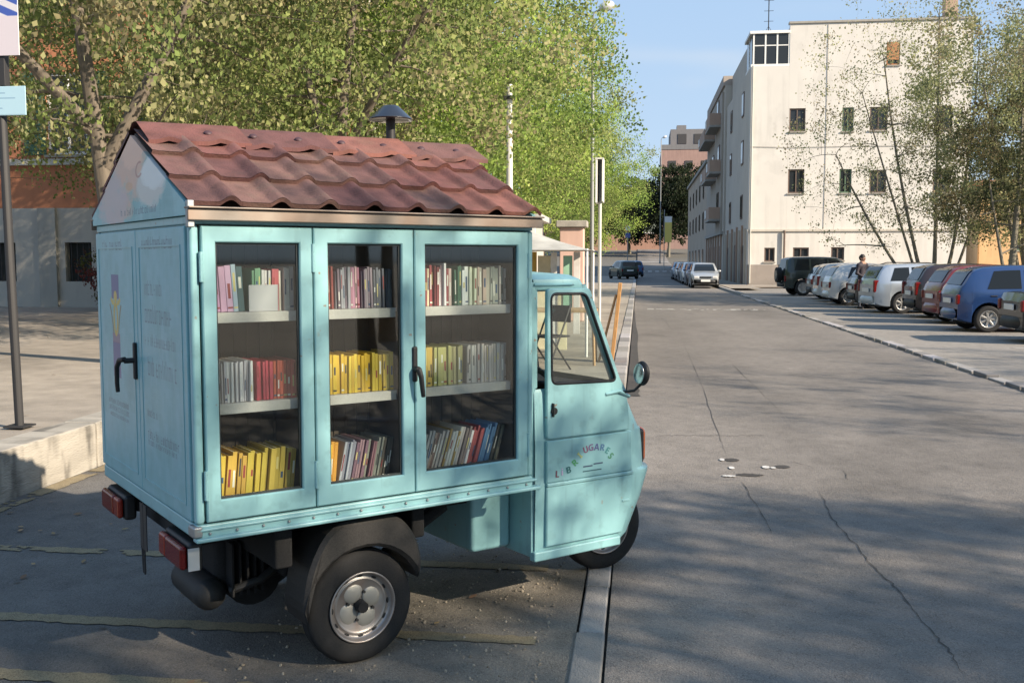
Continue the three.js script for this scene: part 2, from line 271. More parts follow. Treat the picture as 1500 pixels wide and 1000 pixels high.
for (const [z, s] of [[-22.0, 6], [-25.1, 7], [-27.8, 8], [-30.3, 9], [-33.0, 10], [-18.9, 11]]) struct('bay_line', wornStrip(6.2, 11, z - 0.06, z + 0.06, 0.0045, 0.48, s), whitePaint);
for (let i = 0; i < 5; i++) struct('crossing_stripe', sheet(0.3 + i * 0.85, 0.75 + i * 0.85, -121, -118, (x, z) => climb(x, z) + 0.02, 0.5, () => [0.6, 0.58, 0.54]), asphaltMat);
for (const z of [-150, -173]) struct('stop_line', sheet(0.1, 4.4, z - 1.1, z, (x, zz) => climb(x, zz) + 0.03, 1, () => [0.6, 0.58, 0.54]), asphaltMat);
{ // grit and crumbs on the bay beside the kerb stones
  const r = rngOf(77), g = new THREE.IcosahedronGeometry(1, 0), inst = new THREE.InstancedMesh(g, std({ color: rgb(0.36, 0.32, 0.26) }), 1500), m = new THREE.Matrix4(), q = new THREE.Quaternion();
  for (let i = 0; i < 1500; i++) { const x = -0.36 - Math.pow(r(), 1.6) * 1.2, z = -3.1 - r() * 3.4, s = 0.0025 + 0.006 * Math.pow(r(), 4); q.setFromEuler(new THREE.Euler(r() * 6, r() * 6, r() * 6)); m.compose(new THREE.Vector3(x, s * 0.35, z), q, new THREE.Vector3(s * 1.3, s * 0.8, s)); inst.setMatrixAt(i, m); const kk = 0.45 + r() * 0.6; inst.setColorAt(i, rgb(kk, kk * 0.97, kk * 0.92)); }
  inst.name = 'grit'; mark(inst, 'loose pale grit scattered beside the flush kerb stones', 'grit', null, 'stuff'); scene.add(inst);
}
{ // fallen leaves on the bay and plaza
  const r = rngOf(78), s = new THREE.ShapeGeometry(new THREE.Shape([[0, -1], [0.5, -0.3], [0.4, 0.4], [0, 1], [-0.4, 0.4], [-0.5, -0.3]].map((p) => new THREE.Vector2(...p)))); s.rotateX(-Math.PI / 2);
  const inst = new THREE.InstancedMesh(s, std({ color: rgb(0.3, 0.2, 0.1), side: THREE.DoubleSide }), 260), m = new THREE.Matrix4(), q = new THREE.Quaternion();
  for (let i = 0; i < 260; i++) { const on = r() < 0.5; const x = on ? -4.5 - r() * 9 : -4.0 + Math.pow(r(), 2) * 3.4, z = on ? -6 - r() * 12 : -2 - r() * 7, k = 0.014 + r() * 0.016; q.setFromEuler(new THREE.Euler((r() - 0.5) * 0.5, r() * 6, (r() - 0.5) * 0.5)); m.compose(new THREE.Vector3(x, (on ? 0.32 : 0) + 0.012, z), q, new THREE.Vector3(k, k, k)); inst.setMatrixAt(i, m); const kk = 0.5 + r() * 0.7; inst.setColorAt(i, rgb(kk, kk * (0.85 + r() * 0.25), kk)); }
  inst.name = 'fallen_leaves'; mark(inst, 'dry fallen leaves scattered on bay and plaza', 'leaves', null, 'stuff'); scene.add(inst);
}

// ---------------------------------------------------------------- the book van: local x forward, z to its right side
const VAN = thing('book_van', 'pale turquoise three-wheeled van carrying a glazed bookcase under a red tiled roof', 'van', [-1.416, 0, -4.129], 42 * DEG);
const PAINT = rgb(0.25, 0.475, 0.505);
const paint = phys({ color: PAINT, map: paintTex, bumpMap: paintBump, bumpScale: 0.002, roughness: 0.42, clearcoat: 0.35, clearcoatRoughness: 0.3 });
const innerDark = std({ color: rgb(0.12, 0.085, 0.065), map: concreteTex, roughness: 0.8 });
const W = 0.645, X0 = -0.665, X1 = 0.745;
{
  // bookcase carcass
  part('case_floor', bx(X0, X1, 0.6, 0.655, -W, W + 0.004, 0.008), paint, VAN);
  part('sill_strip', [bx(X0 - 0.006, X1 + 0.03, 0.596, 0.612, W - 0.02, W + 0.022, 0.006), bx(X0 - 0.004, X1 + 0.02, 0.632, 0.642, W - 0.02, W + 0.012, 0.004)], paint, VAN);
  part('case_top', bx(X0, X1, 1.672, 1.70, -W, W, 0.005), paint, VAN);
  part('case_side', bx(X0 + 0.02, X1, 0.655, 1.672, -W, -W + 0.02), paint, VAN);
  part('case_front', bx(X1 - 0.02, X1, 0.655, 1.672, -W + 0.02, W - 0.03), paint, VAN);
  part('case_rear', bx(X0 + 0.012, X0 + 0.025, 0.655, 1.672, -W + 0.02, W - 0.03), paint, VAN);
  part('corner_post', [bx(X0, X0 + 0.032, 0.655, 1.672, W - 0.032, W + 0.003, 0.012)], paint, VAN);
  part('corner_post', bx(X1 - 0.026, X1, 0.655, 1.672, W - 0.03, W + 0.003, 0.01), paint, VAN);
  part('corner_post', bx(X0, X0 + 0.03, 0.655, 1.672, -W - 0.002, -W + 0.02, 0.01), paint, VAN);
  const back = part('back_board', bx(X0 + 0.026, X1 - 0.021, 0.656, 1.671, 0.34, 0.352), innerDark, VAN);
  for (let i = 0; i < 26; i++) part('board_batten', bx(-0.62 + i * 0.05, -0.622 + i * 0.05 + 0.043, 0.66, 1.668, 0.3525, 0.357), innerDark, back);
  const comps = [[-0.622, -0.262], [-0.205, 0.135], [0.21, 0.668]];
  for (const [a, b] of [[-0.262, -0.205], [0.135, 0.21], [0.668, 0.718], [-0.636, -0.622]]) part('divider', bx(a, b, 0.656, 1.671, 0.3575, 0.612), innerDark, VAN);
  const shelfMat = std({ color: rgb(0.62, 0.58, 0.54), roughness: 0.6, map: concreteTex });
  part('inner_floor', bx(X0 + 0.03, X1 - 0.022, 0.6555, 0.712, 0.3578, 0.61), innerDark, VAN);
  for (const [a, b] of comps) for (const y of [1.372, 1.055]) part('shelf', [bx(a + 0.001, b - 0.001, y - 0.014, y, 0.358, 0.598), bx(a + 0.001, b - 0.006, y - 0.036, y - 0.0005, 0.5985, 0.604, 0.002)], shelfMat, VAN);

  // three glazed side doors
  const doors = [[-0.628, -0.232, -0.58, -0.28], [-0.227, 0.178, -0.172, 0.128], [0.183, 0.714, 0.23, 0.662]];
  doors.forEach(([a, b, c, d], i) => {
    const hole = [[c, 0.735], [c, 1.612], [d, 1.612], [d, 0.735]];
    const g = polyGeo([[a, 0.662], [b, 0.662], [b, 1.666], [a, 1.666]], 0.026, 0.004, [hole]); boxUVkeep(g); g.translate(0, 0, W - 0.018);
    const dr = part('side_door', g, paint, VAN);
    const bead = 0.007;
    part('glazing_bead', [bx(c, d, 1.612 - bead, 1.612, W - 0.012, W - 0.002), bx(c, d, 0.735, 0.735 + bead, W - 0.012, W - 0.002), bx(c, c + bead, 0.7421, 1.6049, W - 0.012, W - 0.002), bx(d - bead, d, 0.7421, 1.6049, W - 0.012, W - 0.002)], std({ color: rgb(0.02, 0.028, 0.03), roughness: 0.6 }), dr);
    part('pane', bx(c + 0.002, d - 0.002, 0.738, 1.609, W - 0.0085, W - 0.0065), M.glass, dr);
    const hx = i === 0 ? a - 0.003 : i === 1 ? a - 0.0025 : b + 0.003;
    for (const y of i === 1 ? [0.78, 1.56] : [0.79, 1.53]) part('hinge', moved(new THREE.CylinderGeometry(0.0075, 0.0075, 0.1, 8), hx, y, W + 0.012), paint, dr);
  });
  const hd = VAN.children.filter((o) => o.name === 'side_door')[1];
  part('door_handle', [bx(0.168, 0.19, 1.09, 1.225, W + 0.009, W + 0.021, 0.006), moved(new THREE.CylinderGeometry(0.011, 0.011, 0.03, 10).rotateX(Math.PI / 2), 0.179, 1.14, W + 0.03), tube([[0.179, 1.142, W + 0.045], [0.185, 1.11, W + 0.052], [0.191, 1.06, W + 0.052], [0.196, 1.035, W + 0.048]], [0.011, 0.008], 8)], M.black, hd);

  // rear: two boarded doors with faded print
  const rd = rngOf(9);
  function printed(draw, w, h, base) { const c = document.createElement('canvas'); c.width = w; c.height = h; const x = c.getContext('2d'); x.fillStyle = base; x.fillRect(0, 0, w, h); for (let i = 0; i < 900; i++) { x.fillStyle = rd() < 0.5 ? 'rgba(255,255,255,0.018)' : 'rgba(20,50,60,0.02)'; const s = 4 + rd() * 60; x.fillRect(rd() * w - 20, rd() * h - 20, s, s * (0.4 + rd() * 2)); } draw(x, w, h); const t = new THREE.CanvasTexture(c); t.colorSpace = THREE.SRGBColorSpace; return t; }
  const glyphs = (x, px, py, w, h, col) => { x.fillStyle = col; let q = px; while (q < px + w) { const gw = h * (0.3 + rd() * 0.35); if (rd() < 0.12) { q += gw; continue; } const tall = rd() < 0.3 ? 1.35 : 1; x.fillRect(q, py - h * (tall - 1), h * 0.13, h * tall); if (rd() < 0.7) x.fillRect(q, py + (rd() < 0.5 ? 0 : h * 0.42), gw * 0.8, h * 0.13); if (rd() < 0.6) x.fillRect(q + gw * 0.7, py, h * 0.13, h); if (rd() < 0.4) x.fillRect(q, py + h * 0.87, gw * 0.8, h * 0.13); q += gw + h * 0.16; } };
  const base = '#82b2b8', ink = 'rgba(58,72,92,0.62)';
  const doorPx = 640, doorPy = 1020;   // one millimetre a pixel
  const leftPrint = printed((x, w, h) => {
    glyphs(x, 120, 40, 330, 34, ink);
    glyphs(x, 150, 705, 330, 20, ink); glyphs(x, 150, 735, 330, 20, ink); glyphs(x, 170, 765, 300, 16, ink);
    x.fillStyle = 'rgba(84,82,132,0.85)'; x.fillRect(250, 175, 120, 100); x.fillRect(250, 455, 120, 150);
    x.fillStyle = 'rgba(130,98,120,0.8)'; x.fillRect(250, 420, 120, 40);
    x.strokeStyle = 'rgba(196,164,70,0.95)'; x.lineWidth = 22; x.beginPath(); x.ellipse(310, 360, 28, 62, 0, 0, 7); x.stroke();
    x.strokeStyle = 'rgba(120,104,66,0.9)'; x.lineWidth = 14; x.beginPath(); x.moveTo(215, 300); x.quadraticCurveTo(255, 350, 268, 420); x.moveTo(400, 300); x.quadraticCurveTo(362, 350, 350, 420); x.stroke();
    x.strokeStyle = 'rgba(206,176,84,0.95)'; x.lineWidth = 20; x.beginPath(); x.moveTo(235, 275); x.quadraticCurveTo(262, 300, 285, 290); x.moveTo(385, 275); x.quadraticCurveTo(355, 300, 335, 290); x.stroke();
    x.fillStyle = 'rgba(206,176,84,0.95)'; x.beginPath(); x.arc(310, 268, 26, 0, 7); x.fill();
  }, doorPx, doorPy, base);
  const rightPrint = printed((x) => {
    glyphs(x, 90, 40, 420, 34, ink);
    glyphs(x, 110, 205, 240, 42, 'rgba(74,92,108,0.5)'); glyphs(x, 110, 300, 330, 52, 'rgba(74,92,108,0.5)'); glyphs(x, 100, 405, 400, 34, 'rgba(74,92,108,0.5)'); glyphs(x, 100, 500, 390, 52, 'rgba(74,92,108,0.5)');
    glyphs(x, 110, 690, 130, 22, ink); glyphs(x, 110, 770, 400, 28, ink); glyphs(x, 110, 806, 380, 18, ink);
  }, doorPx, doorPy, base);
  for (const [z0, z1, t] of [[-W + 0.006, -0.003, leftPrint], [0.003, W - 0.034, rightPrint]]) {
    const g = bx(X0 - 0.006, X0 + 0.011, 0.662, 1.666, z0, z1, 0.004), p = g.attributes.position, uv = g.attributes.uv;
    for (let k = 0; k < p.count; k++) uv.setXY(k, (p.getZ(k) - z0) / (z1 - z0), (p.getY(k) - 0.662) / 1.004);
    const d = part('rear_door', g, phys({ map: t, bumpMap: paintBump, bumpScale: 0.002, roughness: 0.45, clearcoat: 0.3, clearcoatRoughness: 0.3 }), VAN);
    const a = z0 + 0.045, b = z1 - 0.045, y0 = 0.71, y1 = 1.60, q = 0.006;
    part('panel_moulding', [bx(X0 - 0.0085, X0 - 0.0055, y1, y1 + q, a, b), bx(X0 - 0.0085, X0 - 0.0055, y0, y0 + q, a, b), bx(X0 - 0.0085, X0 - 0.0055, y0 + q, y1, a, a + q), bx(X0 - 0.0085, X0 - 0.0055, y0 + q, y1, b - q, b)], paint, d);
  }
  const rl = VAN.children.filter((o) => o.name === 'rear_door')[0];
  part('door_handle', [bx(X0 - 0.019, X0 - 0.006, 1.09, 1.235, -0.04, -0.016, 0.006), moved(new THREE.CylinderGeometry(0.011, 0.011, 0.045, 10).rotateZ(Math.PI / 2), X0 - 0.03, 1.165, -0.028), tube([[X0 - 0.052, 1.17, -0.028], [X0 - 0.06, 1.165, -0.07], [X0 - 0.062, 1.135, -0.105], [X0 - 0.06, 1.07, -0.118], [X0 - 0.058, 1.035, -0.118]], [0.011, 0.008], 8)], M.black, rl);

  // gables, the rear one with pinkish and whitish blotches and small print
  const gablePts = [[-W - 0.005, 1.701], [W + 0.005, 1.701], [W + 0.02, 1.735], [0, 2.025], [-W - 0.02, 1.735]];
  const gableTex = printed((x, w, h) => {
    for (const [cx, cy, r, col] of [[300, 150, 110, '222,178,152'], [230, 250, 140, '212,174,154'], [440, 260, 70, '206,200,192'], [330, 90, 70, '230,188,160'], [160, 300, 110, '190,176,172'], [470, 210, 60, '226,224,218']]) { for (let i = 0; i < 130; i++) { const a = rd() * 6.28, d = Math.sqrt(rd()) * r; x.fillStyle = `rgba(${col},0.3)`; x.beginPath(); x.ellipse(cx + Math.cos(a) * d, cy + Math.sin(a) * d, 14 + rd() * 30, 10 + rd() * 26, rd() * 3, 0, 7); x.fill(); } }
    x.strokeStyle = 'rgba(168,112,100,0.6)'; x.lineWidth = 9; x.beginPath(); x.ellipse(372, 190, 20, 30, 0.3, 0.4, 5); x.stroke(); x.fillStyle = 'rgba(206,160,120,0.6)'; x.beginPath(); x.ellipse(300, 250, 26, 18, 0.2, 0, 7); x.fill();
    glyphs(x, 220, 350, 260, 22, ink);
  }, 640, 400, '#8bbabb');
  for (const s of [0, 1]) {
    const g = polyGeo(gablePts, 0.016, 0); g.rotateY(-Math.PI / 2); g.translate(s ? X1 : X0 + 0.004, 0, 0);
    const p = g.attributes.position, uv = g.attributes.uv; for (let k = 0; k < p.count; k++) uv.setXY(k, (p.getZ(k) + W) / (2 * W), (p.getY(k) - 1.70) / 0.36);
    part('gable', g, s ? paint : phys({ map: gableTex, roughness: 0.5, bumpMap: paintBump, bumpScale: 0.002, clearcoat: 0.2, clearcoatRoughness: 0.4 }), VAN);
  }
  // tiled roof
  const RIDGE = 2.045, EAVE = 1.722, ZE = 0.65, SL = Math.hypot(ZE, RIDGE - EAVE), ANG = Math.atan2(RIDGE - EAVE, ZE);
  const clay = [[0.155, 0.062, 0.055], [0.12, 0.052, 0.05], [0.20, 0.083, 0.068], [0.14, 0.068, 0.062], [0.175, 0.094, 0.08]].map((c) => std({ color: rgb(...c), map: tileTex, bumpMap: grainBump, bumpScale: 0.003, roughness: 0.92, side: THREE.DoubleSide }));
  const roof = part('roof', (() => { const g = polyGeo([[-ZE + 0.02, EAVE - 0.008], [ZE, EAVE - 0.008], [0, RIDGE - 0.012]], 1.405); g.rotateY(-Math.PI / 2); g.translate(0.745, 0, 0); return g; })(), innerDark, VAN);
  const P = 0.1825, LT = 0.262;
  function tileGeo(seed) {   // u across, v down the slope
    const prof = (u) => 0.004 + 0.023 * Math.pow(Math.cos(clamp((u - 0.78) / 0.21, -1, 1) * Math.PI / 2), 1.3) + 0.003 * Math.exp(-Math.pow((u - 0.02) / 0.06, 2));
    const top = grid((u, v) => [u * P * 1.03, prof(u) + 0.006 + 0.020 * v + (hash(seed, 1, 2) - 0.5) * 0.004, v * LT], 22, 3, (u, v) => [u * P + seed * 0.37, v * LT + seed * 0.23]);
    const lip = grid((u, v) => [u * P * 1.03, prof(u) + 0.026 - v * 0.017, LT + 0.001 - v * 0.004], 22, 1, (u, v) => [u * P + seed * 0.37, LT + v * 0.02]);
    const side = grid((u, v) => [P * 1.03, prof(1) + 0.006 + 0.02 * u - v * 0.012, u * LT], 3, 1);
    return merge([top, lip, side]);
  }
  const tiles = [0, 1, 2, 3].map(tileGeo), r = rngOf(31);
  for (const side of [1, -1]) for (let row = 0; row < 3; row++) for (let c = 0; c < 8; c++) {
    const m = part('roof_tile', tiles[Math.floor(r() * 4)], clay[Math.floor(r() * 5)], roof), v = SL - LT - (2 - row) * 0.222 + 0.004;
    const holder = new THREE.Matrix4();
    const X = -0.672 + c * P * 0.985 + (side < 0 ? P : 0);
    // slope frame: x along the van, y out of the slope, z down the slope
    const down = new THREE.Vector3(0, -Math.sin(ANG), side * Math.cos(ANG)), out = new THREE.Vector3(0, Math.cos(ANG), side * Math.sin(ANG)), along = new THREE.Vector3(side, 0, 0);
    holder.makeBasis(along, out, down); holder.setPosition(X, RIDGE + down.y * v, down.z * v); m.applyMatrix4(holder);
  }
  for (let i = 0; i < 4; i++) {   // ridge caps, each lapping the next
    const x0 = -0.662 + i * 0.366, n = 10;
    const g = grid((u, v) => { const a = (v - 0.5) * 2, d = Math.abs(a) * 0.215, z = a * 0.215 * Math.cos(ANG), roll = 0.014 * Math.exp(-Math.pow(((u * 2) % 1 - 0.4) / 0.16, 2)) * smooth(0.25, 0.8, Math.abs(a)); const y = RIDGE + 0.045 - d * Math.sin(ANG) * 1.02 - 0.012 * (1 - smooth(0, 0.12, Math.abs(a))) + roll + 0.010 * u; return [x0 + u * 0.39, y, z]; }, 16, 14, (u, v) => [u * 0.39 + i * 0.3, v * 0.43]);
    const lip = grid((u, v) => { const a = (u - 0.5) * 2, d = Math.abs(a) * 0.215; return [x0 + 0.39, RIDGE + 0.055 - d * Math.sin(ANG) * 1.02 - 0.012 * (1 - smooth(0, 0.12, Math.abs(a))) - v * 0.014, a * 0.215 * Math.cos(ANG)]; }, 14, 1);
    const eaveLip = [1, -1].map((s) => grid((u, v) => [x0 + u * 0.39, RIDGE + 0.045 - 0.215 * Math.sin(ANG) * 1.02 + 0.014 * Math.exp(-Math.pow(((u * 2) % 1 - 0.4) / 0.16, 2)) + 0.01 * u - v * 0.016, s * (0.215 * Math.cos(ANG) - v * 0.002)], 16, 1));
    part('ridge_cap', [g, lip, ...eaveLip], clay[i], roof);
  }
  for (const x of [-0.42, -0.24, -0.05, 0.14, 0.335, 0.52, 0.70]) part('roof_bolt', moved(new THREE.SphereGeometry(0.017, 10, 6).scale(1, 0.6, 1).rotateX(ANG), x, RIDGE + 0.045 - 0.14 * Math.sin(ANG) + 0.01, 0.14 * Math.cos(ANG)), std({ color: rgb(0.06, 0.03, 0.035), roughness: 0.6 }), roof);
  const eaveMetal = std({ color: rgb(0.34, 0.30, 0.26), metalness: 0.35, roughness: 0.55, map: rustTex });
  for (const s of [1, -1]) part('eave_strip', [bx(X0 - 0.015, X1 + 0.022, 1.683, 1.722, s > 0 ? W + 0.03 : -W - 0.042, s > 0 ? W + 0.042 : -W - 0.03, 0.004), bx(X0 - 0.015, X1 + 0.022, 1.7225, 1.729, s > 0 ? W : -W - 0.055, s > 0 ? W + 0.055 : -W, 0.003)], eaveMetal, VAN);
  part('corner_clip', bx(X0 - 0.012, X0 + 0.012, 1.66, 1.75, W + 0.004, W + 0.029, 0.004), M.steel, VAN);
  // stove-pipe style vent on the ridge
  const vent = part('roof_vent', moved(new THREE.CylinderGeometry(0.021, 0.021, 0.14, 14), 0.437, 2.12, 0), M.black, VAN);
  part('vent_cap', new THREE.LatheGeometry([[0.001, 2.232], [0.034, 2.231], [0.04, 2.226], [0.095, 2.176], [0.097, 2.168], [0.001, 2.17]].map((p) => new THREE.Vector2(...p)), 28).translate(0.437, 0, 0), phys({ color: rgb(0.02, 0.022, 0.026), roughness: 0.3, clearcoat: 0.6 }), vent);
}
for (let i = 0; i < 15; i++) part('rivet', new THREE.SphereGeometry(0.006, 6, 4).translate(-0.62 + i * 0.095, 0.622, W + 0.006), M.steel, VAN);
function boxUVkeep(g) { const p = g.attributes.position, uv = g.attributes.uv; for (let i = 0; i < p.count; i++) uv.setXY(i, p.getX(i), p.getY(i)); return g; }

// ---- running gear
function vanWheel(pos, steer, flip) {
  const w = new THREE.Group(); w.name = 'wheel'; w.position.set(...pos); w.rotation.y = steer; VAN.add(w);
  const R = 0.222, f = flip ? -1 : 1;
  const tyre = new THREE.LatheGeometry([[0.134, -0.040], [0.15, -0.046], [0.185, -0.049], [0.208, -0.042], [0.218, -0.031], [R, -0.018], [R, 0.018], [0.218, 0.031], [0.208, 0.042], [0.185, 0.049], [0.15, 0.046], [0.134, 0.040]].map((p) => new THREE.Vector2(...p)), 48).rotateX(Math.PI / 2);
  const grooves = [-0.022, 0, 0.022].map((z) => new THREE.TorusGeometry(R - 0.0008, 0.0022, 4, 48).translate(0, 0, z));
  part('tyre', [tyre], M.rubber, w); part('tread_groove', grooves, M.black, w);
  const rimMat = std({ color: rgb(0.42, 0.42, 0.42), metalness: 0.7, roughness: 0.42, map: rustTex });
  part('rim', [new THREE.LatheGeometry([[0.1365, 0.046], [0.140, 0.05], [0.137, 0.054], [0.131, 0.052], [0.128, 0.040], [0.124, 0.030], [0.114, 0.024], [0.110, 0.031], [0.104, 0.033], [0.098, 0.024], [0.03, 0.016], [0.001, 0.016]].map((p) => new THREE.Vector2(...p)), 48).rotateX(Math.PI / 2).scale(1, 1, f)], rimMat, w);
  const cap = std({ color: rgb(0.36, 0.35, 0.32), metalness: 0.5, roughness: 0.5, side: THREE.DoubleSide });
  for (let k = 0; k < 4; k++) {   // pressed petals of the disc, a dark cross between them
    const a = k / 4 * Math.PI * 2 + 0.5; part('wheel_petal', new THREE.SphereGeometry(1, 16, 10).scale(0.038, 0.042, 0.010).translate(0.057, 0, 0.019).rotateZ(a).scale(1, 1, f), cap, w);
  }
  for (let k = 0; k < 12; k++) { const a = k / 12 * Math.PI * 2; part('vent_slot', new THREE.SphereGeometry(1, 8, 6).scale(0.005, 0.012, 0.003).translate(0.118, 0, 0.0275).rotateZ(a).scale(1, 1, f), M.black, w); }
  part('hub', new THREE.CylinderGeometry(0.022, 0.026, 0.05, 12).rotateX(Math.PI / 2).translate(0, 0, 0.03 * f), M.blackMatte, w);
  const nuts = []; for (let k = 0; k < 4; k++) { const a = k / 4 * Math.PI * 2 + 1.285; nuts.push(new THREE.CylinderGeometry(0.006, 0.006, 0.016, 6).rotateX(Math.PI / 2).translate(Math.cos(a) * 0.055, Math.sin(a) * 0.055, 0.025 * f)); }
  for (const n of nuts) part('wheel_nut', n, M.poleDark, w); part('brake_drum', new THREE.CylinderGeometry(0.10, 0.10, 0.05, 20).rotateX(Math.PI / 2).translate(0, 0, -0.03 * f), M.blackMatte, w);
}
vanWheel([-0.01, 0.2215, 0.525], 0, false); vanWheel([-0.01, 0.2215, -0.525], 0, true); vanWheel([1.53, 0.2215, 0.15], -0.12, false);
for (const s of [1, -1]) {   // deep black mudguards over the rear wheels
  const arc = []; for (let k = 0; k <= 14; k++) { const a = lerp(0.35, Math.PI + 0.05, k / 14); arc.push([-0.01 + Math.cos(a) * 0.243, 0.2215 + Math.sin(a) * 0.243]); }
  const g = polyGeo([...roundPoly([[-0.275, 0.21], [-0.245, 0.42], [-0.15, 0.575], [0.13, 0.575], [0.215, 0.47], [0.245, 0.305]], 0.08).filter((p, i, l) => i > 2 && i < l.length - 2), ...arc], 0.175, 0.015); g.translate(0, 0, s > 0 ? 0.425 : -0.60);
  part('mudguard', g, std({ color: rgb(0.03, 0.028, 0.026), roughness: 0.6, map: grainTex }), VAN);
}
part('chassis_frame', [bx(-0.62, 0.85, 0.50, 0.585, 0.30, 0.36, 0.01), bx(-0.62, 0.85, 0.50, 0.585, -0.36, -0.30, 0.01), bx(-0.60, -0.54, 0.5, 0.58, -0.3, 0.3), bx(0.3, 0.36, 0.5, 0.58, -0.3, 0.3), bx(-0.35, -0.28, 0.42, 0.595, -0.55, 0.55, 0.01), bx(0.25, 0.31, 0.43, 0.595, -0.5, 0.5, 0.01)], M.blackMatte, VAN);
part('rear_axle', [tube([[-0.01, 0.225, -0.47], [-0.01, 0.27, -0.15], [-0.01, 0.27, 0.15], [-0.01, 0.225, 0.47]], 0.03, 10), tube([[-0.01, 0.23, 0.4], [0.35, 0.42, 0.33], [0.5, 0.5, 0.33]], 0.028, 8), tube([[-0.01, 0.23, -0.4], [0.35, 0.42, -0.33], [0.5, 0.5, -0.33]], 0.028, 8)], M.blackMatte, VAN);
part('engine_block', [bx(-0.44, 0.16, 0.26, 0.5, -0.22, 0.16, 0.04), moved(new THREE.CylinderGeometry(0.12, 0.12, 0.3, 20).rotateX(Math.PI / 2), -0.28, 0.28, -0.02), ...[0, 1, 2, 3, 4].map((i) => bx(-0.40 + i * 0.03, -0.392 + i * 0.03, 0.24, 0.45, 0.14, 0.23)), bx(-0.22, -0.08, 0.3, 0.48, 0.16, 0.3, 0.02)], M.blackMatte, VAN);
part('silencer', [moved(new THREE.CapsuleGeometry(0.065, 0.28, 6, 16).rotateX(Math.PI / 2), -0.47, 0.25, 0.02), tube([[-0.4, 0.26, 0.2], [-0.3, 0.3, 0.26], [-0.18, 0.34, 0.2]], 0.018, 8)], std({ color: rgb(0.03, 0.03, 0.03), roughness: 0.6, metalness: 0.3 }), VAN);
part('number_plate_bracket', [bx(X0 + 0.012, X0 + 0.016, 0.40, 0.585, -0.12, -0.03, 0.001), tube([[X0 + 0.014, 0.59, -0.075], [X0 + 0.014, 0.30, -0.07], [X0 + 0.016, 0.30, -0.10], [X0 + 0.014, 0.41, -0.105]], 0.004, 6)], M.poleDark, VAN);
part('cable', tube([[0.22, 0.57, 0.36], [0.32, 0.52, 0.42], [0.42, 0.555, 0.4], [0.55, 0.535, 0.38]], 0.012, 8), M.steel, VAN);
part('battery_tray', [bx(0.30, 0.50, 0.40, 0.56, -0.24, 0.24, 0.02), moved(new THREE.SphereGeometry(0.045, 12, 8), 0.27, 0.47, 0.38)], M.blackMatte, VAN);
for (const s of [1, -1]) {
  const z = s * 0.43, l = part('tail_light', bx(X0 - 0.006, X0 + 0.045, 0.472, 0.576, z - 0.145, z + 0.145, 0.014), M.black, VAN);
  part('lens', bx(X0 - 0.034, X0 - 0.0065, 0.482, 0.566, z - (s > 0 ? 0.055 : 0.137), z + (s > 0 ? 0.137 : 0.055), 0.012), M.redLens, l); part('indicator_lens', bx(X0 - 0.032, X0 - 0.0065, 0.482, 0.566, s > 0 ? z - 0.137 : z + 0.0565, s > 0 ? z - 0.0565 : z + 0.137, 0.012), phys({ color: rgb(0.24, 0.022, 0.012), roughness: 0.22 }), l);
  part('reflector', bx(X0 - 0.01, X0 + 0.03, 0.48, 0.56, s > 0 ? z + 0.1455 : z - 0.149, s > 0 ? z + 0.149 : z - 0.1455, 0.001), M.clearLens, l);
}
part('corner_bumper', bx(X0 - 0.014, X0 + 0.02, 0.612, 0.652, W - 0.05, W + 0.012, 0.008), M.steel, VAN);

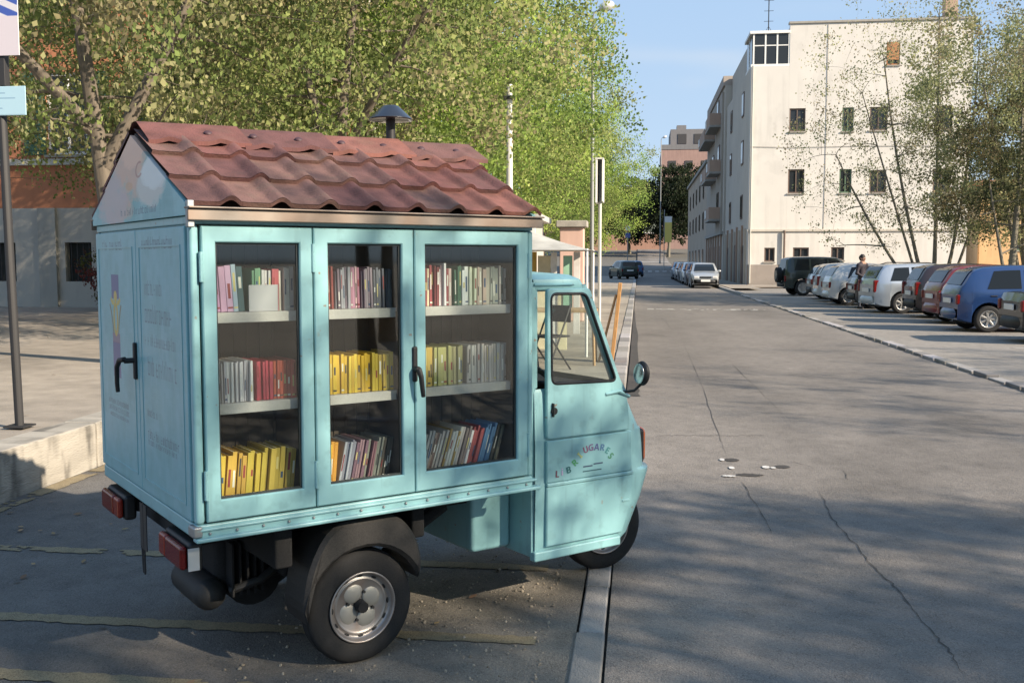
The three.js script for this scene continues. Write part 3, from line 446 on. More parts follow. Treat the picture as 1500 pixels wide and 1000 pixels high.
// ---- cab
{
  const WC = 0.562, XB = 0.82;
  // half outline at a level: flat side, then a rounded corner to the middle of the nose
  const ringAt = (x1, a, w, n = 3.0) => { const out = []; for (let i = 0; i <= 5; i++) out.push([lerp(XB, x1, i / 5), w]); for (let k = 1; k <= 14; k++) { const t = k / 14 * Math.PI / 2; out.push([x1 + a * Math.pow(Math.sin(t), 2 / n), w * Math.pow(Math.max(Math.cos(t), 0), 2 / n)]); } return out; };
  const levels = [[0.268, 1.28, 0.10, 0.55], [0.30, 1.30, 0.13, 0.56], [0.45, 1.34, 0.205, 0.562], [0.572, 1.36, 0.245, 0.566], [0.584, 1.36, 0.245, 0.566], [0.596, 1.355, 0.205, 0.562], [0.70, 1.35, 0.20, 0.562], [0.775, 1.345, 0.19, 0.562], [0.785, 1.34, 0.175, 0.560], [0.93, 1.29, 0.13, 0.556], [0.985, 1.27, 0.10, 0.552], [1.0, 1.26, 0.085, 0.545]];
  const rings = levels.map(([y, x1, a, w]) => { const h = ringAt(x1, a, w); return [...h, ...h.slice(0, -1).reverse().map(([x, z]) => [x, -z])].map(([x, z]) => [x, y, z]); });
  const N = rings[0].length, shell = grid((u, v) => rings[Math.round(v * (rings.length - 1))][Math.round(u * (N - 1))], N - 1, rings.length - 1, (u, v, p) => [p[0] + p[2] * 0.7, p[1]]);
  const paintDS = paint.clone(); paintDS.side = THREE.DoubleSide;
  const cabBody = part('cab_body', [toCreasedNormals(shell, 0.5)], paintDS, VAN);
  part('cab_back', bx(XB - 0.012, XB + 0.012, 0.268, 1.46, -0.55, 0.55, 0.006), paint, VAN);
  part('cab_sill', bx(XB - 0.01, 1.30, 0.252, 0.296, WC - 0.03, WC + 0.012, 0.008), paint, VAN);
  part('under_box', bx(0.60, 0.805, 0.285, 0.592, -0.40, 0.40, 0.02), paint, VAN);
  part('cab_floor', bx(XB, 1.34, 0.30, 0.32, -0.54, 0.54), M.blackMatte, VAN);
  part('wheel_fork', [tube([[1.40, 0.62, 0.0], [1.46, 0.42, 0.02], [1.5, 0.222, 0.05]], 0.03, 8)], M.blackMatte, VAN);
  part('dashboard', [bx(1.10, 1.30, 0.93, 0.985, -0.52, 0.52, 0.02), bx(XB + 0.02, 1.3, 0.78, 0.80, -0.53, 0.53)], M.blackMatte, VAN);
  part('seat', [bx(0.86, 1.06, 0.80, 0.90, -0.46, 0.46, 0.04), bx(0.845, 0.875, 0.8, 1.12, -0.46, 0.46, 0.014)], std({ color: rgb(0.03, 0.03, 0.032), roughness: 0.8 }), VAN);
  part('handlebar', [tube([[1.06, 1.02, 0.34], [1.10, 1.04, 0.2], [1.14, 1.03, 0.0], [1.10, 1.04, -0.2], [1.06, 1.02, -0.34]], 0.014, 8), tube([[1.14, 1.03, 0], [1.24, 0.8, 0]], 0.022, 8)], M.black, VAN);
  // roof
  const rr = [[1.426, 1.075, 0.06, 0.545], [1.448, 1.07, 0.065, 0.552], [1.470, 1.06, 0.065, 0.546], [1.490, 1.03, 0.06, 0.505], [1.503, 0.95, 0.05, 0.32]].map(([y, x1, a, w]) => { const h = ringAt(x1, a, w, 2.6); return [...h, ...h.slice(0, -1).reverse().map(([x, z]) => [x, -z])].map(([x, z]) => [x, y, z]); });
  const roofShell = grid((u, v) => rr[Math.round(v * (rr.length - 1))][Math.round(u * (N - 1))], N - 1, rr.length - 1);
  part('cab_roof', [toCreasedNormals(roofShell, 0.6), bx(XB, 1.06, 1.418, 1.43, -0.5, 0.5), bx(XB, 0.96, 1.500, 1.5035, -0.31, 0.31), bx(XB - 0.01, XB + 0.01, 1.42, 1.495, -0.52, 0.52, 0.004)], paintDS, VAN);
  part('roof_gutter', [tube([[XB, 1.448, 0.553], [1.02, 1.448, 0.553], [1.10, 1.446, 0.525], [1.135, 1.445, 0.4], [1.14, 1.445, 0], [1.135, 1.445, -0.4], [1.10, 1.446, -0.525], [1.02, 1.448, -0.553], [XB, 1.448, -0.553]], 0.006, 6)], paint, VAN);
  for (const s of [1, -1]) {
    part('windscreen_pillar', tube([[1.325, 0.985, s * 0.505], [1.22, 1.2, s * 0.513], [1.115, 1.44, s * 0.508]], [0.024, 0.02], 8), paint, VAN);
    part('rear_pillar', bx(XB - 0.01, XB + 0.028, 1.0, 1.45, s > 0 ? 0.47 : -0.545, s > 0 ? 0.545 : -0.47, 0.01), paint, VAN);
    // door
    const z = s * (WC + 0.001), skin = [];
    const low = [[0.872, 0.312], [1.302, 0.312], [1.352, 0.42], [1.372, 0.572], [0.872, 0.572]], mid = [[0.872, 0.592], [1.362, 0.592], [1.356, 0.776], [0.872, 0.776]];
    const up = roundPoly([[0.872, 0.783], [1.352, 0.783], [1.322, 0.97], [1.285, 1.02], [1.105, 1.432], [0.872, 1.432]], 0.02), hole = roundPoly([[0.898, 1.022], [1.262, 1.012], [1.085, 1.408], [0.892, 1.410]], 0.03);
    for (const [pts, h] of [[low], [mid], [up, [hole]]]) { const g = polyGeo(pts, 0.014, 0.004, h ?? []); boxUVkeep(g); skin.push(g); }
    skin.push(bx(0.872, 1.37, 0.5725, 0.5915, 0.002, 0.021, 0.007));
    const g = merge(skin); g.translate(0, 0, s > 0 ? WC - 0.002 : -WC - 0.012);
    const d = part('cab_door', g, paint, VAN);
    const rub = hole.map(([x, y]) => [x, y, s > 0 ? WC + 0.012 : -WC - 0.012]); rub.push(rub[0]);
    part('window_rubber', tube(rub, 0.0075, 6, false), M.black, d);
    const pane = polyGeo(hole, 0.003); pane.translate(0, 0, s > 0 ? WC + 0.003 : -WC - 0.006); part('pane', pane, M.glass, d);
    part('door_lock', [moved(new THREE.CylinderGeometry(0.016, 0.016, 0.012, 14).rotateX(Math.PI / 2), 0.907, 0.905, s * (WC + 0.018)), bx(0.896, 0.903, 0.88, 0.94, s > 0 ? WC + 0.0125 : -WC - 0.03, s > 0 ? WC + 0.03 : -WC - 0.0125, 0.003)], M.black, d);
    part('door_hinge', bx(1.30, 1.345, 0.452, 0.464, s > 0 ? WC + 0.0125 : -WC - 0.02, s > 0 ? WC + 0.02 : -WC - 0.0125, 0.003), paint, d);
    part('door_hinge', tube([[1.20, 0.955, s * (WC + 0.014)], [1.27, 0.965, s * (WC + 0.022)], [1.34, 0.935, s * (WC + 0.012)]], 0.009, 6), paint, d);
    const m = part('mirror', [new THREE.SphereGeometry(1, 16, 12).scale(0.022, 0.056, 0.045).translate(1.36, 1.045, s * 0.64)], M.black, VAN);
    part('mirror_glass', new THREE.SphereGeometry(1, 16, 12).scale(0.005, 0.046, 0.036).translate(1.339, 1.045, s * 0.64), M.chrome, m);
    part('mirror_arm', tube([[1.29, 0.955, s * 0.565], [1.34, 0.965, s * 0.61], [1.36, 1.0, s * 0.64]], 0.007, 6), M.black, m);
    const i = part('front_indicator', new THREE.CapsuleGeometry(0.03, 0.11, 4, 12).scale(1, 1, 1.1).translate(1.492, 0.685, s * 0.475), M.orangeLens, VAN);
    part('lamp_surround', bx(1.44, 1.49, 0.60, 0.77, s > 0 ? 0.40 : -0.525, s > 0 ? 0.525 : -0.40, 0.02), M.black, i);
  }
  part('windscreen', polyGeo([[-0.49, 0], [0.49, 0], [0.495, 0.49], [-0.495, 0.49]], 0.004).rotateY(Math.PI / 2).rotateZ(Math.atan2(0.21, 0.44)).translate(1.322, 1.0, 0), M.glass, VAN);
  part('front_bumper', [bx(1.585, 1.625, 0.52, 0.56, -0.18, 0.18, 0.012)], M.black, VAN);
  part('headlight', moved(new THREE.CylinderGeometry(0.075, 0.075, 0.03, 20).rotateZ(Math.PI / 2), 1.56, 0.69, 0), M.clearLens, VAN);
  // arched lettering on the right-hand door
  const c = document.createElement('canvas'); c.width = 512; c.height = 256; const x = c.getContext('2d'); x.clearRect(0, 0, 512, 256);
  const word = [['L', '#6d3f4e'], ['i', '#b7a9c9'], ['B', '#2f6a6c'], ['R', '#4f9a63'], ['I', '#b9c07a'], ['U', '#8c5d78'], ['G', '#7d5f86'], ['A', '#5c5f8e'], ['R', '#567a9c'], ['E', '#4f8f8f'], ['S', '#4f8c6a']];
  const arc = [[52, 200], [82, 192], [122, 186], [160, 150], [192, 112], [228, 84], [262, 76], [298, 78], [334, 84], [368, 106], [390, 140]];
  word.forEach(([ch, col], i) => { x.save(); x.translate(...arc[i]); x.rotate([0.05, 0, -0.2, -0.7, -0.75, -0.3, -0.05, 0.1, 0.2, 0.6, 0.9][i]); x.fillStyle = col; x.font = 'bold 52px sans-serif'; x.textAlign = 'center'; x.textBaseline = 'middle'; x.fillText(ch, 0, 0); x.restore(); });
  x.fillStyle = 'rgba(70,80,110,0.75)'; x.fillRect(212, 176, 60, 8); x.fillRect(278, 168, 60, 8); x.fillStyle = 'rgba(60,100,110,0.7)'; x.fillRect(210, 204, 120, 7);
  const t = new THREE.CanvasTexture(c); t.colorSpace = THREE.SRGBColorSpace;
  const door = VAN.children.filter((o) => o.name === 'cab_door')[0];
  part('painted_lettering', new THREE.PlaneGeometry(0.46, 0.20).translate(1.11, 0.683, WC + 0.0178), std({ map: t, transparent: true, roughness: 0.5 }), door);
}

// ---------------------------------------------------------------- the books, each one a thing of its own
{
  const R = rngOf(2024), mats = new Map();
  const matOf = (hex) => { if (!mats.has(hex)) mats.set(hex, std({ color: C(hex), roughness: 0.55 })); return mats.get(hex); };
  const pages = std({ color: rgb(0.62, 0.57, 0.47), roughness: 0.9 });
  const toWorld = (x, y, z) => { const v = new THREE.Vector3(x, y, z); VAN.updateMatrixWorld(); return v.applyMatrix4(VAN.matrixWorld); };
  const hueName = (hex) => { const h = {}; C(hex).getHSL(h, THREE.SRGBColorSpace); const d = h.h * 360; if (h.s < 0.13) return h.l > 0.76 ? 'white' : h.l > 0.55 ? 'light grey' : h.l > 0.36 ? 'grey' : 'charcoal'; const tone = h.l > 0.66 ? 'pale ' : h.l < 0.36 ? 'dark ' : ''; return tone + (d < 14 || d > 345 ? (h.l > 0.62 ? 'pink' : 'red') : d < 36 ? (h.s > 0.4 ? 'orange' : 'brown') : d < 54 ? (h.s > 0.3 ? 'yellow' : 'beige') : d < 85 ? 'olive' : d < 170 ? 'green' : d < 200 ? 'teal' : d < 250 ? 'blue' : d < 300 ? 'purple' : 'pink'); };
  function book(name, x, y, w, h, lean, col, label, group, cat = 'book') {
    const b = thing(name, `${hueName(col)} book ${label}`, cat, [0, 0, 0], 42 * DEG, group), d = 0.15 + R() * 0.03, zf = 0.588 - R() * 0.018;
    b.position.copy(toWorld(x, y, 0)); b.rotation.set(0, 42 * DEG, -lean, 'YXZ');
    part('cover', [bx(0, w, 0, h, zf - 0.006, zf, 0.0015), bx(0, Math.min(0.0022, w * 0.2), 0, h, zf - d, zf - 0.0061), bx(w - Math.min(0.0022, w * 0.2), w, 0, h, zf - d, zf - 0.0061)], matOf(col), b);
    if (w > 0.007 && R() < 0.75) { const lc = ['#d8d4c8', '#3a3638', '#8a2e2e', '#c8b878', '#2f4a6a', '#e4e0d8'][Math.floor(R() * 6)], y0 = h * (0.2 + R() * 0.4), hh = h * (0.12 + R() * 0.3); part('spine_title', bx(w * 0.28, w * 0.72, y0, y0 + hh, zf - 0.0005, zf + 0.0006), matOf(lc), b); if (R() < 0.5) part('spine_band', bx(w * 0.08, w * 0.92, h * 0.07, h * 0.07 + 0.006, zf - 0.0005, zf + 0.0006), matOf(lc), b); }
    part('page_block', bx(Math.min(0.0024, w * 0.22), w - Math.min(0.0024, w * 0.22), 0.002, h - 0.003, zf - d + 0.004, zf - 0.0062), pages, b);
  }
  function fill(x0, x1, y, cols, wr, hr, lean, label, group) {
    let x = x0, i = 0;
    while (true) { const w = lerp(wr[0], wr[1], R()); if (x + w > x1) break; const h = lerp(hr[0], hr[1], R()), l = lean + (R() - 0.5) * 0.03; const col = cols[Math.min(cols.length - 1, Math.floor((x - x0) / (x1 - x0) * cols.length))]; const c = Array.isArray(col) ? col[Math.floor(R() * col.length)] : col; book('book', x + (l < 0 ? h * Math.tan(-l) * 0 : 0), y + (l > 0 ? w * Math.sin(l) : 0) + 0.0008, w, h, l, c, label, group); x += w / Math.cos(l) + 0.0012 + (R() < 0.12 ? 0.003 : 0); i++; }
  }
  const S1 = 1.372, S2 = 1.055, S0 = 0.712;
  // upper shelf
  fill(-0.612, -0.45, S1, [['#d8d0cc', '#bdb8b4'], ['#4a3548'], ['#c69ab8', '#b889b0'], ['#c9a2c0'], ['#9fb0bf'], ['#33545a', '#3c4046']], [0.014, 0.022], [0.155, 0.172], -0.07, 'tilted on the upper shelf at the tail-light end', 'pastel books on the upper shelf');
  fill(-0.43, -0.263, S1, [['#5f8a6a'], ['#b8b4b4', '#8a8690'], ['#a94850'], ['#c8c2b8'], ['#a7a2a4', '#8d8590']], [0.008, 0.016], [0.140, 0.158], 0.0, 'behind or beside the pale tray on the upper shelf', 'thin books behind the pale tray');
  { const t = thing('book_tray', 'pale grey tray of thin booklets standing on the upper shelf behind glass', 'tray', [0, 0, 0], 42 * DEG); t.position.copy(toWorld(-0.445, S1, 0)); const tm = std({ color: C('#aeacae') }); part('tray_front', bx(0.0, 0.105, 0.001, 0.094, 0.590, 0.594, 0.001), tm, t); part('tray_side', bx(0.106, 0.108, 0.001, 0.094, 0.5785, 0.592), tm, t); part('tray_divider', bx(0.112, 0.114, 0.001, 0.098, 0.589, 0.594), std({ color: C('#c9bfae') }), t); }
  fill(-0.197, -0.11, S1, [['#8a4038', '#a24c3e', '#7a3836']], [0.007, 0.013], [0.142, 0.16], -0.02, 'at the red end of the upper shelf behind the middle door', 'red paperbacks on the upper shelf');
  fill(-0.105, 0.134, S1, [['#a8a4aa', '#c8c4c4', '#7c6a76'], ['#c48ca4', '#d8b4b4', '#b47a8c'], ['#a59aa0', '#8a7a84'], ['#6c6e78', '#5a5c66'], ['#4c5560', '#586068']], [0.005, 0.011], [0.138, 0.16], -0.02, 'beside the red books on the upper shelf behind the middle door', 'slim books on the upper shelf of the middle door');
  fill(0.216, 0.40, S1, [['#5c5260', '#6e4a50'], ['#d8c8a8', '#8e3c3c'], ['#7c3034', '#a04448'], ['#e0dcdc', '#8a7078'], ['#8a3a40', '#c0a8a0', '#a04848']], [0.006, 0.014], [0.142, 0.168], 0.0, 'among the reds on the upper shelf behind the widest door', 'red and cream spines in the widest door');
  fill(0.405, 0.667, S1, [['#d8d8d4', '#38604a'], ['#b8c0a0', '#c8ccb4'], ['#b09a8c', '#a8a294'], ['#8e938a', '#989a90'], ['#8c908a', '#a39a96']], [0.009, 0.018], [0.140, 0.158], 0.0, 'among the pale spines on the upper shelf behind the widest door', 'pale spines in the widest door');
  // middle shelf
  fill(-0.615, -0.425, S2, [['#c9c6c8', '#b4b1b6', '#d6d4d2']], [0.005, 0.009], [0.138, 0.146], 0.0, 'in the thin run beside the red volumes, middle shelf', 'thin white spines on the middle shelf');
  fill(-0.42, -0.263, S2, [['#c04050', '#b23a4a'], ['#c05a3c', '#b8523e'], ['#c0504a', '#a84840']], [0.009, 0.014], [0.136, 0.142], 0.0, 'on the middle shelf next to the thin white spines', 'red volumes on the middle shelf');
  fill(-0.203, 0.134, S2, [['#d4b02c', '#cda528', '#dcbc48'], ['#c8a024', '#d8b838'], ['#b89a2c', '#c8ac3c']], [0.011, 0.016], [0.138, 0.148], 0.0, 'on the middle shelf of the narrow middle door', 'yellow spines on the middle shelf of the middle door');
  fill(0.214, 0.46, S2, [['#c8a850', '#b8a458'], ['#a8a464', '#b0aa6c'], ['#a39c6c', '#b0a678']], [0.011, 0.016], [0.150, 0.158], 0.0, 'in the yellowish half of the middle shelf behind the widest door', 'olive spines on the middle shelf of the widest door');
  fill(0.465, 0.667, S2, [['#b8b4ae', '#a8a09c'], ['#c4b8ae', '#d0c4bc'], ['#a8a8a8', '#9a9a9c']], [0.006, 0.012], [0.148, 0.158], 0.0, 'in the grey half of the middle shelf behind the widest door', 'grey spines on the middle shelf of the widest door');
  // floor of the case, most of them leaning
  fill(-0.612, -0.278, S0, [['#c8a83c', '#d4b450'], ['#b8903c', '#c49c40'], ['#c0a43c', '#b8a03c'], ['#b0983c', '#c4a848'], ['#a88c38', '#b89c44']], [0.013, 0.02], [0.150, 0.168], 0.09, 'leaning on the case floor at the tail-light end', 'yellow books on the case floor');
  fill(-0.197, -0.115, S0, [['#dcae3c', '#d89a3c']], [0.013, 0.017], [0.155, 0.165], 0.10, 'first on the case floor behind the middle door', 'orange-yellow books on the case floor');
  fill(-0.112, 0.104, S0, [['#8c8a98', '#b4b4bc'], ['#7a5a68', '#94747c'], ['#8c8a80', '#8a6068'], ['#70685c', '#585048']], [0.006, 0.011], [0.15, 0.168], 0.20, 'leaning thinly on the case floor behind the middle door', 'leaning purple-grey books on the case floor');
  fill(0.222, 0.62, S0, [['#8a8c90', '#98867c'], ['#c8b8ac', '#7c6258'], ['#e8dccc', '#d8c4a8', '#c49c5c'], ['#e4dcd8', '#8c7a74', '#ccbcb4'], ['#c0b0ac', '#9c4c4c'], ['#56789c', '#6488ac'], ['#5c5a4c', '#48423c']], [0.006, 0.013], [0.15, 0.178], 0.30, 'slanting on the case floor behind the widest door', 'leaning row behind the widest door');
}

// ---------------------------------------------------------------- trees
const leafMat = phys({ vertexColors: true, roughness: 0.9, transmission: 0.45, thickness: 0, side: THREE.DoubleSide, specularIntensity: 0.2 });
function bend(a, b, k, r) { const m = a.clone().lerp(b, 0.5).add(new THREE.Vector3((r() - 0.5) * k, (r() - 0.2) * k, (r() - 0.5) * k)); const out = []; for (let i = 0; i <= 5; i++) { const t = i / 5; out.push(a.clone().multiplyScalar((1 - t) * (1 - t)).addScaledVector(m, 2 * t * (1 - t)).addScaledVector(b, t * t)); } return out; }
// o: seed, stems [[base xz, top xyz, radius]], centre, radii, clumps, per, spread, leaf, tones
function treeGeo(o) {
  const r = rngOf(o.seed), V = (x, y, z) => new THREE.Vector3(x, y, z), wood = [], nodes = [];
  const gauss = () => (r() + r() + r() - 1.5) * 1.15;
  let main = null;
  for (const [b, top, rad] of o.stems) {
    const a = V(b[0], b[2] ?? -0.1, b[1]); if (b[2] && main) { let i = 0; while (i < 4 && main[i + 1].y < b[2]) i++; a.copy(main[i]).lerp(main[i + 1], clamp((b[2] - main[i].y) / (main[i + 1].y - main[i].y))); }
    const t = V(...top), pts = bend(a, t, 0.5 * (o.crook ?? 1), r); main = main ?? pts;
    wood.push(tube(pts, pts.map((_, i) => rad * (i === 0 ? (b[2] ? 1 : 1.35) : lerp(1, 0.28, i / 5))), 9));
    pts.forEach((p, i) => { if (i >= 2) nodes.push([p, rad * lerp(0.85, 0.28, i / 5)]); });
    for (let i = 2; i < 5; i++) for (let k = 1; k < 3; k++) nodes.push([pts[i].clone().lerp(pts[i + 1], k / 3), rad * lerp(0.8, 0.28, (i + k / 3) / 5)]);
  }
  const clumps = [], [cx, cy, cz] = o.centre, [rx, ry, rz] = o.radii;
  for (let i = 0, guard = 0; i < o.clumps && guard < o.clumps * 20; guard++) {
    const u = r() * 2 - 1, a = r() * 6.2832, d = Math.pow(r(), o.shell ?? 0.42), s = Math.sqrt(1 - u * u);
    const n = 0.74 + 0.5 * fbm(Math.cos(a) * s * 1.7 + 5 + o.seed, u * 1.7 + Math.sin(a) * s * 1.3 + 9, 3, 0, o.seed);
    const p = V(cx + Math.cos(a) * s * rx * d * n, cy + u * ry * d * n, cz + Math.sin(a) * s * rz * d * n);
    if (p.y < (o.floor ?? 1.8)) continue;
    if (o.open && fbm(p.x * 0.7 + 40, p.y * 0.7 + p.z * 0.5, 3, 0, o.seed + 3) < o.open) { if (r() < 0.85) continue; }
    clumps.push(p); i++;
  }
  // limbs: grow from the nearest wood to each clump in order of closeness
  const limbs = [...clumps].sort((p, q) => p.distanceTo(V(cx, cy - ry * 0.6, cz)) - q.distanceTo(V(cx, cy - ry * 0.6, cz)));
  const every = o.limbEvery ?? 2;
  limbs.forEach((p, i) => {
    if (i % every) return;
    let best = null, bd = 1e9; for (const nd of nodes) { const dd = nd[0].distanceTo(p) + (nd[0].y > p.y + 0.3 ? 1.5 : 0) + 0.25 / (nd[1] + 0.02) * 0.06; if (dd < bd) { bd = dd; best = nd; } }
    const len = best[0].distanceTo(p), rad = Math.min(best[1] * 0.75, 0.012 + len * 0.017), pts = bend(best[0], p, len * 0.28, r);
    wood.push(tube(pts, [rad, Math.max(0.005, rad * 0.35)], 5, false));
    pts.forEach((q, k) => { if (k >= 2) nodes.push([q, rad * lerp(0.8, 0.35, k / 5)]); });
  });
  const pos = [], nor = [], col = [], idx = [], q = new THREE.Quaternion(), e = new THREE.Euler(), v = V(0, 0, 0), n = V(0, 0, 0);
  const shape = [[0, 0, 0], [0.46, 0.42, 0.08], [0, 1, -0.06], [-0.46, 0.42, 0.08]];
  for (const c of clumps) {
    const tone = o.tones[Math.floor(r() * o.tones.length)], size = 0.7 + r() * 0.7, k = Math.round(o.per * (0.5 + r()));
    for (let i = 0; i < k; i++) {
      const L = o.leaf * (0.5 + r() * 0.85);
      const at = V(c.x + gauss() * o.spread * size, c.y + gauss() * o.spread * 0.8 * size, c.z + gauss() * o.spread * size);
      e.set((r() - 0.5) * 2.4 + 0.5, r() * 6.2832, (r() - 0.5) * 2.2); q.setFromEuler(e); n.set(0, 0, 1).applyQuaternion(q); const flip = n.y < 0; if (flip) n.negate();
      const b = pos.length / 3, m = 0.75 + r() * 0.5;
      for (const s of shape) { v.set(s[0] * L * 0.8, s[1] * L, s[2] * L).applyQuaternion(q).add(at); pos.push(v.x, v.y, v.z); nor.push(n.x, n.y, n.z); col.push(tone[0] * m, tone[1] * m * (0.95 + r() * 0.1), tone[2] * m); }
      flip ? idx.push(b, b + 2, b + 1, b, b + 3, b + 2) : idx.push(b, b + 1, b + 2, b, b + 2, b + 3);
    }
  }
  const g = new THREE.BufferGeometry(); g.setAttribute('position', new THREE.Float32BufferAttribute(pos, 3)); g.setAttribute('normal', new THREE.Float32BufferAttribute(nor, 3)); g.setAttribute('color', new THREE.Float32BufferAttribute(col, 3)); g.setIndex(idx);
  return [merge(wood), g];
}
function plantTree(name, label, geos, pos, turn, scale, group, bark = M.bark) {
  const t = thing(name, label, 'tree', pos, turn, group); t.scale.set(...(Array.isArray(scale) ? scale : [scale, scale, scale]));
  part('trunk', geos[0], bark, t); part('crown', geos[1], leafMat, t); return t;
}
const lime = [[0.29, 0.40, 0.085], [0.34, 0.44, 0.10], [0.24, 0.35, 0.085], [0.38, 0.43, 0.14], [0.28, 0.31, 0.11], [0.17, 0.25, 0.06]];
const olive = [[0.26, 0.31, 0.10], [0.30, 0.33, 0.12], [0.21, 0.27, 0.085], [0.34, 0.33, 0.16], [0.27, 0.24, 0.125], [0.15, 0.19, 0.06]];
const streetA = treeGeo({ seed: 11, stems: [[[0, 0], [-0.2, 6.2, 0.3], 0.16], [[0, 0.05, 2.2], [1.9, 6.4, -0.8], 0.09], [[-0.03, 0.05, 2.5], [-1.8, 6.0, 0.9], 0.09]], centre: [0, 5.9, 0], radii: [4.3, 4.3, 4.3], clumps: 640, per: 118, spread: 0.38, leaf: 0.078, tones: lime, floor: 2.1, limbEvery: 1 });
const streetB = treeGeo({ seed: 23, stems: [[[0, 0], [0.3, 6.6, -0.2], 0.15], [[0.05, 0, 2.3], [-1.7, 5.9, -1.0], 0.09], [[0.05, 0, 2.6], [1.4, 5.5, 1.3], 0.08]], centre: [0, 5.8, 0], radii: [4.2, 4.2, 4.4], clumps: 640, per: 116, spread: 0.38, leaf: 0.078, tones: lime, floor: 2.0, limbEvery: 1 });
const plazaTree = treeGeo({ seed: 37, stems: [[[0, 0], [-0.7, 6.4, 0.4], 0.13], [[-0.15, 0.1, 2.3], [1.6, 6.2, -0.3], 0.09], [[-0.15, 0.1, 2.7], [-2.4, 5.0, 0.8], 0.08]], centre: [0.1, 6.0, 0], radii: [4.6, 4.2, 4.4], clumps: 560, per: 96, spread: 0.38, leaf: 0.074, tones: olive, floor: 2.7, open: 0.42, limbEvery: 1 });
const rowGroup = 'leafy trees lining the plaza pavement';
plantTree('street_tree', 'olive-green plaza tree with a bare leaning trunk behind the book van', plazaTree, [-6.1, 0.32, -11.5], 0.25, 1, rowGroup);
plantTree('street_tree', 'dense olive-green tree filling the view above the tiled van roof', plazaTree, [-4.9, 0.32, -15.8], 2.2, 1.0, rowGroup);
plantTree('street_tree', 'bright green leafy tree behind the pale slender pole', streetA, [-5.7, 0.32, -21.5], 0.4, 1.02, rowGroup);
plantTree('street_tree', 'bright green leafy tree beside the tall curved street lamp', streetB, [-5.2, 0.32, -29], 1.3, 1.06, rowGroup);
plantTree('street_tree', 'bright green leafy tree just past the tall street lamp', streetA, [-4.9, 0.32, -37], 2.7, 1.02, rowGroup);
plantTree('street_tree', 'green tree second to last in the row along the pavement', streetB, [-4.35, 0.32, -46], 4.1, 1.0, rowGroup);
plantTree('street_tree', 'green tree at the far end of the row along the pavement', streetA, [-3.5, 0.13, -56], 5.2, 0.98, rowGroup);
plantTree('street_tree', 'olive-green tree in front of the terracotta plaza building', plazaTree, [-13.5, 0.32, -17.5], 3.6, 1.0, rowGroup);
plantTree('street_tree', 'olive-green tree behind the van roof in front of the plaza building', plazaTree, [-9.5, 0.32, -20.5], 5.0, 1.05, rowGroup);

const youngTones = [[0.33, 0.345, 0.16], [0.38, 0.37, 0.19], [0.27, 0.29, 0.14], [0.35, 0.30, 0.18]];
const sparse = treeGeo({ seed: 51, stems: [[[0, 0], [-3.4, 5.6, 0.3], 0.075], [[0.2, 0.1], [-1.6, 9.2, -0.3], 0.08], [[0.4, 0], [0.2, 10.6, 0.3], 0.085], [[0.6, 0.1], [1.9, 9.6, -0.5], 0.075], [[0.8, -0.1], [3.0, 7.5, 0.4], 0.065], [[0.1, 0.1], [-2.6, 7.8, 0.8], 0.06]], centre: [0, 6.3, 0], radii: [5.6, 6.2, 4.2], clumps: 520, per: 52, spread: 0.36, leaf: 0.08, tones: youngTones, floor: 2.0, limbEvery: 1, shell: 0.55, crook: 1.6 });
const sparseB = treeGeo({ seed: 57, stems: [[[0, 0], [-1.2, 8.8, 0.2], 0.10], [[0.2, 0], [0.9, 9.4, -0.2], 0.10], [[0.3, 0.1], [2.4, 7.8, 0.5], 0.08], [[-0.2, 0], [-2.4, 6.5, -0.4], 0.08]], centre: [0, 6.0, 0], radii: [4.6, 5.4, 4], clumps: 400, per: 84, spread: 0.36, leaf: 0.085, tones: youngTones, floor: 1.9, limbEvery: 1, shell: 0.5, crook: 1.5 });
plantTree('young_tree', 'thinly leaved many-stemmed tree before the white apartment building', sparse, [10.6, 0, -39.5], 0, 0.98, 'thinly leaved trees by the car park', M.barkGrey);
plantTree('young_tree', 'many-stemmed tree behind the blue hatchback', sparseB, [13.4, 0, -37], 0.8, 1.12, 'thinly leaved trees by the car park', M.barkGrey);
plantTree('young_tree', 'many-stemmed tree beside the dark evergreen behind the parked cars', sparseB, [15.6, 0, -42], 2.4, 1.05, 'thinly leaved trees by the car park', M.barkGrey);
const pineTones = [[0.07, 0.085, 0.04], [0.09, 0.10, 0.045], [0.11, 0.11, 0.05], [0.12, 0.10, 0.05]];
const dark = treeGeo({ seed: 61, stems: [[[0, 0], [0.4, 7.5, 0], 0.15], [[0.1, 0.1], [-1.4, 4.6, 0.3], 0.09]], centre: [0, 4.9, 0], radii: [3.6, 3.3, 3.2], clumps: 190, per: 80, spread: 0.36, leaf: 0.095, tones: pineTones, floor: 2.6, limbEvery: 2, open: 0.35 });
plantTree('evergreen_tree', 'dark evergreen tree low among the thin trees behind the car park', dark, [11.9, 0, -34.5], 0.5, 0.86, null, M.barkGrey);

